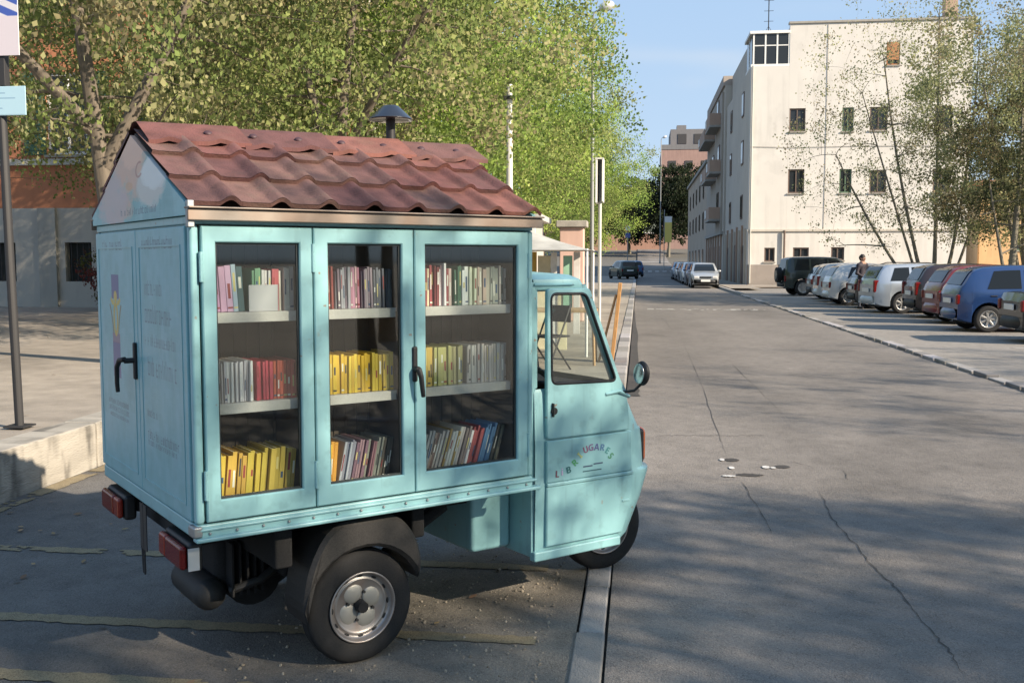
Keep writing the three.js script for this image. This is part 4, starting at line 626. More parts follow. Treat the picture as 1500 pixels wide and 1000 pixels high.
// the trees across the car park that shade the foreground
const shadeA = treeGeo({ seed: 71, stems: [[[0, 0], [0.2, 7.4, 0.1], 0.19], [[0.05, 0], [2, 7.0, 0.6], 0.12], [[0, 0], [-1.8, 6.8, -0.9], 0.12]], centre: [0, 7.2, 0], radii: [4.4, 3.8, 4.2], clumps: 400, per: 52, spread: 0.40, leaf: 0.11, tones: lime, floor: 2.8, limbEvery: 1 });
const shadeB = treeGeo({ seed: 73, stems: [[[0, 0], [-0.3, 7.0, 0.1], 0.15], [[0.05, 0], [1.6, 6.6, 0.7], 0.09], [[0, 0], [-1.7, 6.3, -0.6], 0.09]], centre: [0, 6.8, 0], radii: [3.8, 3.6, 3.6], clumps: 130, per: 34, spread: 0.34, leaf: 0.11, tones: youngTones, floor: 2.8, limbEvery: 1 });
plantTree('shade_tree', 'broad leafy tree standing on the car park side opposite the book van', shadeA, [10.4, 0, 5.9], 0.3, 1.0, 'broad trees shading the road');
plantTree('shade_tree', 'broad leafy tree beside the road behind the viewer', shadeA, [6.2, 0, 10.4], 2.1, 0.95, 'broad trees shading the road');
const shadeC = treeGeo({ seed: 79, stems: [[[0, 0], [0.1, 5.6, 0.1], 0.12], [[0, 0, 2.4], [1.3, 5.6, 0.4], 0.07], [[0, 0, 2.6], [-1.3, 5.2, -0.5], 0.07]], centre: [0, 5.4, 0], radii: [3.2, 2.6, 3.0], clumps: 72, per: 44, spread: 0.27, leaf: 0.10, tones: lime, floor: 2.6, limbEvery: 1 });
plantTree('shade_tree', 'smaller leafy tree at the car park edge across the road from the book van', shadeC, [9.2, 0, 0.3], 0.9, 1.0, 'broad trees shading the road');
const shadeD = treeGeo({ seed: 83, stems: [[[0, 0], [0.1, 7.2, 0.1], 0.14], [[0, 0, 3], [1.3, 7, 0.4], 0.08], [[0, 0, 3.4], [-1.3, 6.8, -0.5], 0.08]], centre: [0, 6.9, 0], radii: [3.2, 2.9, 2.9], clumps: 300, per: 56, spread: 0.36, leaf: 0.11, tones: lime, floor: 3.4, limbEvery: 2 });
plantTree('shade_tree', 'compact dense tree inside the car park opposite the book van', shadeD, [13.9, 0, 1.75], 0.4, 1.0, 'broad trees shading the road');
plantTree('shade_tree', 'half-bare tree at the open end of the car park', shadeB, [17.8, 0, -5.4], 1.2, 1.0, 'broad trees shading the road');
plantTree('shade_tree', 'half-bare tree farther along the open end of the car park', shadeB, [23.5, 0, -8.6], 3.2, 1.1, 'broad trees shading the road');

// ---------------------------------------------------------------- buildings
const plaster = (r, g, b) => std({ color: rgb(r, g, b), map: plasterTex, roughness: 0.92 });
// opening in a wall facing +z at z: reveal, frame, pane(s), sill
function windowZ(parent, x0, x1, y0, y1, z, frameMat, opts = {}) {
  const w = part(opts.name ?? 'window', [bx(x0, x0 + 0.08, y0, y1, z - 0.16, z - 0.06), bx(x1 - 0.08, x1, y0, y1, z - 0.16, z - 0.06), bx(x0 + 0.08, x1 - 0.08, y1 - 0.08, y1, z - 0.16, z - 0.06), bx(x0 + 0.08, x1 - 0.08, y0, y0 + 0.08, z - 0.16, z - 0.06)], frameMat, parent);
  const xm = (x0 + x1) / 2; for (const [a, b] of [[x0 + 0.08, xm - 0.03], [xm + 0.03, x1 - 0.08]]) part('pane', bx(a, b, y0 + 0.08, y1 - 0.08, z - 0.13, z - 0.12), M.darkGlass, w);
  part('mullion', bx(xm - 0.03, xm + 0.03, y0 + 0.08, y1 - 0.08, z - 0.145, z - 0.07), frameMat, w);
  if (!opts.noSill) part('sill', bx(x0 - 0.06, x1 + 0.06, y0 - 0.07, y0 - 0.003, z - 0.1, z + 0.07), M.concrete, w);
}
// wall facing +z with rectangular holes, thickness t behind z
function wallZ(x0, x1, y0, y1, z, holes, t = 0.3) { const g = polyGeo([[x0, y0], [x1, y0], [x1, y1], [x0, y1]], t, 0, holes.map(([a, b, c, d]) => [[a, c], [a, d], [b, d], [b, c]])); g.translate(0, 0, z - t); return boxUV(g); }
{
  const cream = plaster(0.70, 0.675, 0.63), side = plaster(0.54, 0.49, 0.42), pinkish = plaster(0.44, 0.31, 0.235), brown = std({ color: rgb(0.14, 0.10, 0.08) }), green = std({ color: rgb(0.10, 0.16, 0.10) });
  const B = thing('apartment_building', 'tall white apartment building with small dark windows and a glazed rooftop veranda', 'building');
  const Z = -62, wins = [[8.77, 9.7, 9.15, 10.5], [11.8, 12.45, 9.12, 10.5], [13.36, 14.36, 9.15, 10.5], [8.77, 9.71, 5.54, 6.95], [11.72, 12.42, 5.54, 6.93], [13.44, 14.38, 5.54, 6.85], [14.2, 14.95, 12.88, 14.2], [7.48, 8.09, 1.5, 2.33], [9.15, 10.07, 1.35, 2.34], [11.35, 12.11, 1.6, 2.36], [17, 18, 9.15, 10.5], [17, 18, 5.54, 6.9]];
  part('front_wall', [wallZ(8.72, 19, 1.32, 15.38, Z, wins.filter((w) => w[0] > 8.73))], cream, B);
  part('front_wall', [wallZ(6.5, 8.717, 1.32, 12.95, Z, wins.filter((w) => w[0] < 8.73))], cream, B);
  part('plinth', bx(6.48, 19, -0.1, 1.317, Z - 0.3, Z + 0.03), plaster(0.33, 0.29, 0.26), B);
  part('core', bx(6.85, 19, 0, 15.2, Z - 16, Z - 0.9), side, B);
  part('room_floor', [bx(6.85, 19, 3.2, 3.4, Z - 0.89, Z - 0.31), bx(6.85, 19, 8, 8.2, Z - 0.89, Z - 0.31), bx(8.72, 19, 15.0, 15.2, Z - 0.89, Z - 0.31)], side, B);
  wins.forEach((w, i) => { if (i === 6) { windowZ(B, ...w, Z, std({ color: rgb(0.36, 0.16, 0.06) })); part('shutter', bx(w[0] + 0.05, w[1] - 0.05, w[2] + 0.3, w[3], Z - 0.055, Z - 0.02), std({ color: rgb(0.42, 0.20, 0.09) }), B); } else windowZ(B, ...w, Z, [1, 4].includes(i) ? green : brown, {}); });
  part('string_course', bx(6.46, 19, 3.3, 3.42, Z + 0.003, Z + 0.09), plaster(0.6, 0.55, 0.48), B);
  part('parapet_coping', bx(8.66, 19.1, 15.385, 15.5, Z - 0.4, Z + 0.08), M.concrete, B);
  part('downpipe', tube([[6.62, 13, Z + 0.09], [6.62, 0.2, Z + 0.09]], 0.055, 8), plaster(0.5, 0.5, 0.46), B);
  part('downpipe', tube([[8.62, 3.35, Z + 0.12], [8.62, 0.2, Z + 0.12]], 0.06, 8), brown, B);
  part('chimney', [bx(18.05, 18.75, 15.3, 17.6, Z - 3, Z - 2.3), bx(17.95, 18.85, 17.6, 17.75, Z - 3.1, Z - 2.2)], pinkish, B);
  part('cable', tube([[6.6, 8.3, Z + 0.03], [9, 8.22, Z + 0.04], [12.5, 8.25, Z + 0.03], [19, 8.2, Z + 0.03]], 0.012, 5), plaster(0.25, 0.24, 0.22), B); part('cable', tube([[10.9, 15.3, Z + 0.03], [10.92, 8.25, Z + 0.03], [10.9, 3.45, Z + 0.03]], 0.014, 5), plaster(0.5, 0.48, 0.44), B);
  // glazed veranda on the roof terrace
  const v = part('veranda', [bx(6.5, 8.716, 12.955, 13.1, Z - 3, Z), bx(6.42, 8.8 - 0.085, 14.86, 15.02, Z - 3.1, Z + 0.06)], M.white, B);
  for (let i = 0; i < 4; i++) part('veranda_post', bx(6.6 + i * 0.68, 6.69 + i * 0.68 - (i === 3 ? 0.01 : 0), 13.1, 14.86, Z - 0.1, Z - 0.02), M.white, v);
  for (let i = 0; i < 3; i++) { part('pane', bx(6.69 + i * 0.68, 7.28 + i * 0.68, 13.1, 14.86, Z - 0.07, Z - 0.05), M.darkGlass, v); part('veranda_rail', bx(6.69 + i * 0.68, 7.28 + i * 0.68, 14.15, 14.21, Z - 0.09, Z - 0.03), M.white, v); }
  part('pane', bx(6.56, 6.58, 13.1, 14.86, Z - 2.9, Z - 0.15), M.darkGlass, v); part('veranda_post', bx(6.53, 6.62, 13.1, 14.86, Z - 1.6, Z - 1.5), M.white, v);
  part('antenna', [tube([[7.65, 15.0, Z - 1.5], [7.65, 17.6, Z - 1.5]], 0.03, 6), ...[15.9, 16.5, 17.1, 17.4].map((y, i) => tube([[7.65 - 0.28, y, Z - 1.5 + i * 0.04], [7.65 + 0.28, y, Z - 1.5 + i * 0.04]], 0.015, 5)), tube([[7.3, 15.03, Z - 1.5], [7.65, 15.6, Z - 1.5], [8.0, 15.03, Z - 1.5]], 0.02, 5)], M.poleDark, B);
  // street side, facing -x
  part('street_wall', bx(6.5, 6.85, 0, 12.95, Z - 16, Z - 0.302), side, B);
  const sx = 6.5;
  for (const [z, y] of [[-66, 4.2], [-66, 7.6], [-66, 10.6], [-74, 4.2], [-74, 7.6], [-74, 10.6]]) { const w = part('window', bx(sx - 0.05, sx - 0.004, y, y + 1.5, z - 0.6, z + 0.6), brown, B); part('pane', bx(sx - 0.06, sx - 0.051, y + 0.1, y + 1.4, z - 0.5, z + 0.5), M.darkGlass, w); }
  for (const [z, h] of [[-65, 2.5], [-70, 2.6], [-75.5, 2.5]]) { const d = part('street_door', bx(sx - 0.06, sx - 0.004, 0, h, z - 0.75, z + 0.75), brown, B); part('fanlight', bx(sx - 0.07, sx - 0.061, h - 0.5, h - 0.1, z - 0.6, z + 0.6), M.darkGlass, d); }
  const strips = []; for (let i = 0; i < 9; i++) { const z = -63.2 - i * 1.72; part('pilaster', bx(sx - 0.12, sx - 0.002, 0, 3.5 + (i % 2) * 0.25, z - 0.12, z + 0.12), i % 2 ? pinkish : side, B); }
  const N = thing('terraced_house', 'grey balconied house adjoining the white apartment building along the street', 'building');
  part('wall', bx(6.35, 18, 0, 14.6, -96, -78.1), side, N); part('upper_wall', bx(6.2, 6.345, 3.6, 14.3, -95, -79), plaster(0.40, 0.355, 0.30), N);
  part('roof_parapet', bx(6.2, 18, 14.602, 15.3, -96, -78.1), plaster(0.42, 0.36, 0.31), N);
  for (const [y, z0, z1] of [[4.6, -84, -79.4], [8.0, -90, -84], [11.4, -94, -86], [8.2, -83, -79.3], [11.8, -85, -80]]) {
    const b = part('balcony', bx(5.35, 6.195, y, y + 0.16, z0, z1), M.concrete, N);
    part('balcony_front', bx(5.35, 5.42, y + 0.161, y + 1.05, z0, z1), pinkish, b); part('balcony_side', bx(5.421, 6.19, y + 0.161, y + 1.05, z1 - 0.06, z1), pinkish, b);
    const w = part('balcony_door', bx(6.14, 6.196, y + 0.17, y + 2.3, (z0 + z1) / 2 - 0.8, (z0 + z1) / 2 + 0.8), brown, N); part('pane', bx(6.12, 6.139, y + 0.3, y + 2.2, (z0 + z1) / 2 - 0.65, (z0 + z1) / 2 + 0.65), M.darkGlass, w);
    part('washing', bx(5.30, 5.345, y + 0.3, y + 0.95, z0 + 0.4, z0 + 1.5), M.white, b);
  }
  for (let i = 0; i < 6; i++) part('shutter_door', bx(6.29, 6.346, 0.02, 2.7, -94.4 + i * 2.7, -93.0 + i * 2.7), i % 2 ? brown : pinkish, N);
  for (let i = 0; i < 7; i++) part('pilaster', bx(6.22, 6.346, 0, 3.55, -95.6 + i * 2.7, -95.3 + i * 2.7), pinkish, N);
  part('cornice', bx(6.12, 6.348, 3.56, 3.8, -96, -78.1), M.concrete, N);
  const L = thing('low_house', 'lower ochre house beyond the grey balconied house', 'building');
  part('wall', bx(6.3, 18, 0, 10.6, -132, -96.1), plaster(0.46, 0.38, 0.30), L); part('cornice', bx(6.1, 18, 10.605, 10.9, -132.1, -96.05), M.concrete, L);
  for (const z of [-101, -107, -113, -119, -126]) for (const y of [1.0, 4.6, 7.6]) { const w = part('window', bx(6.24, 6.297, y, y + 1.7, z - 0.6, z + 0.6), brown, L); part('pane', bx(6.22, 6.239, y + 0.1, y + 1.6, z - 0.5, z + 0.5), M.darkGlass, w); }
  const O = thing('ochre_house', 'ochre house front glimpsed between the trunks behind the car park', 'building');
  part('wall', wallZ(21, 36, 0, 6.2, -66, [[23, 24.1, 2.2, 3.8], [26.5, 27.6, 2.2, 3.8], [30, 31.2, 0, 2.6]]), plaster(0.72, 0.46, 0.24), O); part('core', bx(21.1, 36, 0, 6, -75, -66.6), side, O); part('roof', bx(20.7, 36.3, 6.203, 6.5, -75.3, -65.6), plaster(0.4, 0.2, 0.14), O);
  for (const x of [23, 26.5]) windowZ(O, x, x + 1.1, 2.2, 3.8, -66, green); part('street_door', bx(30.05, 31.15, 0, 2.55, -66.2, -66.12), green, O);
}
{ // plaza building: grey ground floor, terracotta above, green shutters
  const B = thing('plaza_building', 'terracotta building with a grey ground floor and green shutters behind the plaza trees', 'building');
  const Z = -25.4, grey = plaster(0.44, 0.42, 0.38), terra = plaster(0.46, 0.19, 0.10), dark = std({ color: rgb(0.02, 0.024, 0.022) }), green = std({ color: rgb(0.045, 0.11, 0.08) });
  const lows = [[-27, -26.2], [-24.5, -23.7], [-22, -21.2], [-19.5, -18.7], [-17.4, -16.62], [-15.2, -14.45], [-12.8, -12.0], [-10.6, -9.8], [-8.6, -7.9]].map(([a, b]) => [a, b, 1.0, 2.04]);
  const ups = [-25, -22, -18.7, -15.6, -12.4, -9.6].map((x) => [x, x + 1.15, 4.35, 6.5]);
  part('ground_floor_wall', wallZ(-30, -7.2, 0.2, 2.95, Z, lows), grey, B); part('upper_wall', wallZ(-30, -7.2, 2.952, 9.2, Z, ups), terra, B); part('core', bx(-30, -7.25, 0.2, 9, Z - 9, Z - 0.9), grey, B);
  part('string_course', bx(-30.05, -7.15, 4.08, 4.24, Z + 0.003, Z + 0.12), plaster(0.5, 0.49, 0.44), B); part('roof', bx(-30.4, -6.8, 9.203, 9.6, Z - 9.3, Z + 0.5), plaster(0.3, 0.15, 0.11), B);
  for (const w of lows) { const o = part('window', bx(w[0], w[1], w[2], w[3], Z - 0.28, Z - 0.22), dark, B); part('grille', [0, 1, 2, 3].map((k) => bx(w[0] + 0.12 + k * 0.17, w[0] + 0.14 + k * 0.17, w[2], w[3], Z - 0.1, Z - 0.08)), M.poleDark, o); }
  for (const w of ups) { windowZ(B, ...w, Z, M.white); for (const [a, b] of [[w[0] - 0.62, w[0] - 0.02], [w[1] + 0.02, w[1] + 0.62]]) { const s = part('shutter', bx(a, b, w[2], w[3], Z + 0.004, Z + 0.05), green, B); for (let k = 0; k < 9; k++) part('slat', bx(a + 0.06, b - 0.06, w[2] + 0.12 + k * 0.22, w[2] + 0.22 + k * 0.22, Z + 0.0505, Z + 0.07), green, s); } }
  for (let i = 0; i < 6; i++) part('pilaster', bx(-28.5 + i * 4.2, -28.0 + i * 4.2, 0.2, 2.95, Z + 0.003, Z + 0.1), plaster(0.36, 0.35, 0.32), B);
}
{ // the far end of the street
  const slate = plaster(0.20, 0.20, 0.21), rose = plaster(0.36, 0.24, 0.21), dark = std({ color: rgb(0.05, 0.05, 0.052) });
  const F = thing('distant_block', 'distant terraced apartment block rising above the end of the street', 'building');
  part('wall', bx(4.6, 26, 3, 24.5, -232, -214), rose, F); part('upper_floor', bx(6.5, 26, 24.505, 29, -231, -217), slate, F); part('terrace_rail', bx(4.5, 26, 24.51, 25.5, -214.2, -213.9), slate, F);
  for (let i = 0; i < 5; i++) for (const y of [8, 12, 16, 20.4]) part('window', bx(6 + i * 3.4, 7.6 + i * 3.4, y, y + 1.8, -214, -213.9), dark, F);
  for (let i = 0; i < 4; i++) part('window', bx(8 + i * 3.4, 9.8 + i * 3.4, 26, 28, -217, -216.9), dark, F);
  part('water_tank', [bx(8, 10, 29.005, 30.6, -226, -223)], slate, F);
  const H = thing('far_house', 'small pale house at the far bend of the street', 'building');
  part('wall', bx(-16, -2, 3, 16, -240, -228), plaster(0.42, 0.36, 0.31), H); part('roof', polyGeo([[-16.6, 16], [-1.4, 16], [-9, 19.5]], 13).translate(0, 0, -240.5), plaster(0.32, 0.15, 0.1), H);
  for (let i = 0; i < 4; i++) for (const y of [6, 11]) part('window', bx(-14.5 + i * 3.4, -13.2 + i * 3.4, y, y + 1.8, -228, -227.9), dark, H);
  const W = thing('end_wall', 'low reddish wall with pale coping closing off the far end of the street', 'wall');
  part('wall', bx(-14, 5.6, 3, 7.0, -205.6, -205), plaster(0.40, 0.24, 0.18), W); part('coping', bx(-14.1, 5.7, 7.003, 7.3, -205.8, -204.8), M.white, W);
  const farTones = [[0.02, 0.032, 0.014], [0.028, 0.04, 0.017], [0.035, 0.045, 0.02]];
  const bigDark = treeGeo({ seed: 81, stems: [[[0, 0], [0.3, 9, 0], 0.3]], centre: [0, 8.2, 0], radii: [6, 6.6, 5], clumps: 320, per: 46, spread: 0.75, leaf: 0.42, tones: farTones, floor: 1.5, limbEvery: 4 });
  plantTree('dark_tree', 'dark tree behind the yellow banner at the street end', bigDark, [5.0, 2.0, -172], 0, [0.9, 1.05, 0.9], 'dark trees at the end of the street', M.barkGrey);
  plantTree('dark_tree', 'dark tree behind the tall lamp pole at the street end', bigDark, [-1.6, 2.6, -186], 2, [1.0, 0.95, 1], 'dark trees at the end of the street', M.barkGrey);
  plantTree('dark_tree', 'dark tree at the street end, half hidden by the row of green trees', bigDark, [-9, 2.6, -176], 4, [1.1, 0.9, 1.1], 'dark trees at the end of the street', M.barkGrey);
  plantTree('dark_tree', 'dark tree against the far end of the ochre house', bigDark, [10.5, 2.6, -184], 1, [1.1, 1.1, 1.1], 'dark trees at the end of the street', M.barkGrey);
  const hill = struct('hills', grid((u, v) => { const a = lerp(-1.1, 1.1, u), d = lerp(330, 620, v); return [Math.sin(a) * d, 42 * Math.sin(v * 1.5) * (0.6 + 0.5 * fbm(u * 7, v * 2, 4, 0, 91)) - 2, -Math.cos(a) * d]; }, 60, 12), std({ color: rgb(0.09, 0.10, 0.06), roughness: 1 }));
}

// ---------------------------------------------------------------- street furniture
{
  const lampG = 'street lamps along the pavement';
  function streetLamp(label, [x, y, z], h, mat) {
    const t = thing('street_lamp', label, 'street lamp', [x, y, z], 0, lampG);
    part('pole', [tube([[0, 0, 0], [0, h - 0.25, 0]], [0.075, 0.045], 10), tube([[0, h - 0.25, 0], [0.02, h - 0.05, 0], [0.16, h + 0.02, 0], [0.3, h + 0.04, 0]], 0.03, 8)], mat, t); part('base_collar', new THREE.CylinderGeometry(0.1, 0.12, 0.35, 10).translate(0, 0.175, 0), mat, t);
    const hd = part('lamp_head', new THREE.SphereGeometry(1, 16, 10).scale(0.26, 0.16, 0.17).rotateZ(0.35).translate(0.42, h + 0.14, 0), std({ color: rgb(0.62, 0.62, 0.6), roughness: 0.4, metalness: 0.2 }), t); part('lamp_glass', new THREE.SphereGeometry(1, 14, 8).scale(0.19, 0.07, 0.12).rotateZ(0.35).translate(0.44, h + 0.05, 0), M.clearLens, hd);
  }
  streetLamp('tall street lamp with a rounded head rising above the green trees', [-1.5, 0.13, -33], 9.35, M.pole);
  const pp = thing('pole', 'pale slender pole standing among the leaves behind the tiled roof', 'pole', [-2.16, 0.13, -17]); part('shaft', tube([[0, 0, 0], [0, 4.35, 0]], [0.06, 0.05], 10), std({ color: rgb(0.66, 0.64, 0.58), roughness: 0.6 }), pp); part('clamp', bx(-0.09, 0.09, 4.1, 4.16, -0.08, 0.08, 0.01), M.poleDark, pp);
  streetLamp('far lamp pole with a white head at the end of the street', [2.7, 1.2, -128], 15.5, M.pole);
  const s = thing('signpost', 'narrow post with a tall pale sign seen edge-on beside the pavement trees', 'sign', [-0.79, 0.13, -21], 0);
  part('post', tube([[0, 0, 0], [0, 3.47, 0]], 0.035, 10), std({ color: rgb(0.5, 0.5, 0.46), roughness: 0.5 }), s);
  const pl = part('sign_plate', bx(-0.085, -0.045, 2.6, 3.47, -0.3, 0.3, 0.004), M.white, s); part('sign_frame', [bx(0.045, 0.075, 2.62, 3.47, -0.3, 0.3, 0.004), bx(-0.09, 0.08, 3.472, 3.495, -0.31, 0.31)], M.white, s); part('sign_back', bx(-0.0445, -0.036, 2.62, 3.45, -0.28, 0.28), M.poleDark, s);
  const b = thing('bus_stop_sign', 'dark post on the plaza edge carrying a blue and white sign', 'sign', [-4.65, 0.335, -6.86]);
  part('post', tube([[0.14, 0, 0], [0.115, 1.2, 0], [0.09, 2.9, 0]], 0.032, 12), M.poleDark, b); part('base_plate', bx(0.06, 0.22, 0, 0.012, -0.08, 0.08), M.poleDark, b);
  const c = document.createElement('canvas'); c.width = c.height = 256; const x = c.getContext('2d'); x.fillStyle = '#c9c6cb'; x.fillRect(0, 0, 256, 256); x.strokeStyle = '#3d55a0'; x.lineWidth = 15; for (let i = 0; i < 5; i++) { x.beginPath(); x.moveTo(0, 20 + i * 30); x.lineTo(256, 90 + i * 30); x.stroke(); } x.fillStyle = '#c8bfc4'; x.fillRect(0, 178, 256, 78);
  const t = new THREE.CanvasTexture(c); t.colorSpace = THREE.SRGBColorSpace;
  const pg = new THREE.PlaneGeometry(0.56, 0.9).translate(-0.005, 3.12, 0.0425);
  part('sign_board', bx(-0.285, 0.275, 2.67, 3.57, 0.034, 0.0415, 0.002), M.white, b); part('sign_print', pg, std({ map: t, roughness: 0.6 }), b);
  part('clamp', bx(0.03, 0.15, 2.46, 2.68, -0.03, 0.03, 0.004), M.poleDark, b);
  const c2 = document.createElement('canvas'); c2.width = 256; c2.height = 128; const y = c2.getContext('2d'); y.fillStyle = '#a7c6d2'; y.fillRect(0, 0, 256, 128); y.fillStyle = 'rgba(120,150,175,0.7)'; for (let i = 0; i < 4; i++) y.fillRect(20, 24 + i * 24, 150 + 50 * Math.sin(i * 2), 6); const t2 = new THREE.CanvasTexture(c2); t2.colorSpace = THREE.SRGBColorSpace;
  part('notice_plate', bx(-0.14, 0.31, 2.25, 2.455, 0.034, 0.042, 0.003), std({ color: C('#a7c6d2') }), b); part('notice_print', new THREE.PlaneGeometry(0.43, 0.19).translate(0.085, 2.352, 0.0432), std({ map: t2, roughness: 0.6 }), b);
  // far signs
  const bn = thing('banner', 'tall yellow and white banner on a pole at the street end', 'banner', [3.45, climb(0, -120), -120]); part('pole', tube([[-0.45, 0, 0], [-0.45, 7.2, 0]], 0.05, 8), M.pole, bn); part('cloth', bx(-0.4, 0.42, 3.4, 6.4, -0.02, 0.02, 0.005), std({ color: rgb(0.75, 0.60, 0.16) }), bn); part('cloth_band', bx(-0.4, 0.42, 5.7, 6.4, 0.0205, 0.024), M.white, bn);
  const rs = thing('road_sign', 'small round road sign with red rim and blue plate in the distance', 'sign', [1.0, 0.1, -100]); part('post', tube([[0, 0, 0], [0, 4.7, 0]], 0.04, 8), M.pole, rs); part('disc', new THREE.CylinderGeometry(0.34, 0.34, 0.03, 20).rotateX(Math.PI / 2).translate(0, 4.5, 0.06), std({ color: rgb(0.5, 0.06, 0.05) }), rs); part('disc_centre', new THREE.CylinderGeometry(0.24, 0.24, 0.034, 20).rotateX(Math.PI / 2).translate(0, 4.5, 0.061), M.white, rs); part('plate', bx(-0.25, 0.25, 3.6, 4.05, 0.04, 0.07), std({ color: rgb(0.05, 0.1, 0.35) }), rs);
  rs.position.x = -0.6; rs.position.z = -96; rs.position.x = 1.0 - 2.0; 
}
{ // market stall and things on the pavement seen past the cab
  const st = thing('market_stall', 'small pavement stall with a pale fabric roof and hanging panels beyond the cab', 'stall', [-2.0, 0.13, -16]);
  const cloth = std({ color: rgb(0.50, 0.50, 0.47), side: THREE.DoubleSide, map: concreteTex });
  part('canopy', grid((u, v) => { const a = u * 2 - 1, b = v * 2 - 1, e = Math.max(Math.abs(a), Math.abs(b)); return [a * 1.3, 1.96 - 0.38 * e - 0.04 * Math.sin(u * 9) * (1 - e), b * 1.1]; }, 14, 12), cloth, st);
  for (const [x, z] of [[-1.25, -1.05], [1.25, -1.05], [-1.25, 1.05], [1.25, 1.05]]) part('leg', tube([[x, 0, z], [x, 1.6, z]], 0.02, 8), M.white, st);
  for (const [x0, x1, col, y0, y1] of [[0.30, 0.44, [0.60, 0.38, 0.08], 0.95, 1.56], [0.46, 0.66, [0.74, 0.66, 0.44], 0.05, 1.50], [0.67, 0.76, [0.80, 0.78, 0.72], 0.15, 1.55], [0.78, 0.92, [0.78, 0.70, 0.46], 0.05, 1.2], [0.86, 1.0, [0.36, 0.62, 0.44], 0.62, 1.5], [1.02, 1.12, [0.80, 0.76, 0.70], 0.3, 1.56]]) part('hanging_panel', bx(x0, x1, y0, y1, 0.3 + x0 * 0.2, 0.32 + x0 * 0.2, 0.004), std({ color: rgb(...col), roughness: 0.8, map: concreteTex }), st);
  const tb = thing('trestle_table', 'tan trestle table standing under the pale stall roof', 'table', [-1.0, 0.13, -14.0]); part('table_top', bx(-0.55, 0.45, 0.72, 0.76, -0.35, 0.35, 0.006), std({ color: rgb(0.5, 0.33, 0.17), map: barkTex }), tb);
  for (const [x, z] of [[-0.5, -0.3], [0.4, -0.3], [-0.5, 0.3], [0.4, 0.3]]) part('leg', tube([[x * 1.05, 0, z], [x, 0.72, z]], 0.02, 8), std({ color: rgb(0.45, 0.28, 0.14) }), tb);
  for (const [x, z, a] of [[-1.55, -13.4, 0.4], [-1.15, -13.1, -0.7]]) {
    const ch = thing('folding_chair', a > 0 ? 'dark thin-legged folding chair turned towards the trestle table' : 'dark thin-legged folding chair with its back to the van', 'chair', [x, 0.13, z], a, 'folding chairs by the stall');
    part('seat', bx(-0.2, 0.2, 0.43, 0.455, -0.2, 0.2, 0.01), M.black, ch); part('backrest', bx(-0.2, 0.2, 0.62, 0.84, -0.215, -0.2, 0.006), M.black, ch);
    for (const sx of [-0.19, 0.19]) { part('leg', tube([[sx, 0, 0.2], [sx, 0.44, -0.02], [sx, 0.86, -0.22]], 0.012, 6), M.black, ch); part('leg', tube([[sx, 0, -0.22], [sx, 0.44, 0.15]], 0.012, 6), M.black, ch); }
  }
  const bd = thing('leaning_board', 'orange wooden board leaning beside the pavement kerb ahead of the cab', 'board', [-0.36, 0.13, -14.2]); part('plank', bx(-0.02, 0.03, 0.02, 1.12, -0.12, 0.12, 0.006).rotateZ(-0.10), std({ color: rgb(0.62, 0.33, 0.12), map: barkTex }), bd); part('prop', tube([[-0.18, 0, 0], [0.06, 0.95, 0]], 0.018, 6), std({ color: rgb(0.45, 0.28, 0.14) }), bd);
  const pk = thing('pavement_pillar', 'pinkish gate pillar beyond the stall beside the pavement', 'pillar', [-1.55, 0.13, -24]); part('shaft', bx(-0.28, 0.28, 0, 2.2, -0.28, 0.28, 0.02), plaster(0.66, 0.45, 0.38), pk); part('cap', bx(-0.36, 0.36, 2.203, 2.36, -0.36, 0.36, 0.02), M.concrete, pk);
  const kw = thing('kiosk', 'small white kiosk with a door and flat roof beyond the stall', 'kiosk', [-3.1, 0.13, -20.6]); part('wall', wallZ(-1.1, 1.1, 0, 2.2, 0.9, [[-0.7, -0.1, 0, 1.95], [0.3, 0.8, 1.0, 1.7]], 0.1), M.white, kw); part('wall', bx(-1.1, 1.1, 0, 2.2, -0.9, 0.79), plaster(0.5, 0.47, 0.42), kw); part('roof', bx(-1.25, 1.25, 2.203, 2.32, -1.05, 1.1, 0.01), plaster(0.5, 0.5, 0.47), kw); part('street_door', bx(-0.69, -0.11, 0.01, 1.94, 0.82, 0.85), std({ color: rgb(0.2, 0.42, 0.28) }), kw); part('pane', bx(0.31, 0.79, 1.01, 1.69, 0.82, 0.84), M.darkGlass, kw);
  const bush = treeGeo({ seed: 91, stems: [[[0, 0], [0.1, 0.9, 0], 0.04], [[0.1, 0], [0.35, 0.8, 0.2], 0.03], [[-0.1, 0], [-0.35, 0.7, -0.1], 0.03]], centre: [0, 0.75, 0], radii: [0.8, 0.65, 0.7], clumps: 60, per: 40, spread: 0.14, leaf: 0.07, tones: [[0.16, 0.045, 0.04], [0.10, 0.05, 0.03], [0.08, 0.09, 0.03]], floor: 0.15, limbEvery: 1 });
  const bt = plantTree('shrub', 'reddish shrub in front of the grey plaza wall', bush, [-13.2, 0.32, -24.2], 0, 1.15); bt.userData.category = 'shrub';
}

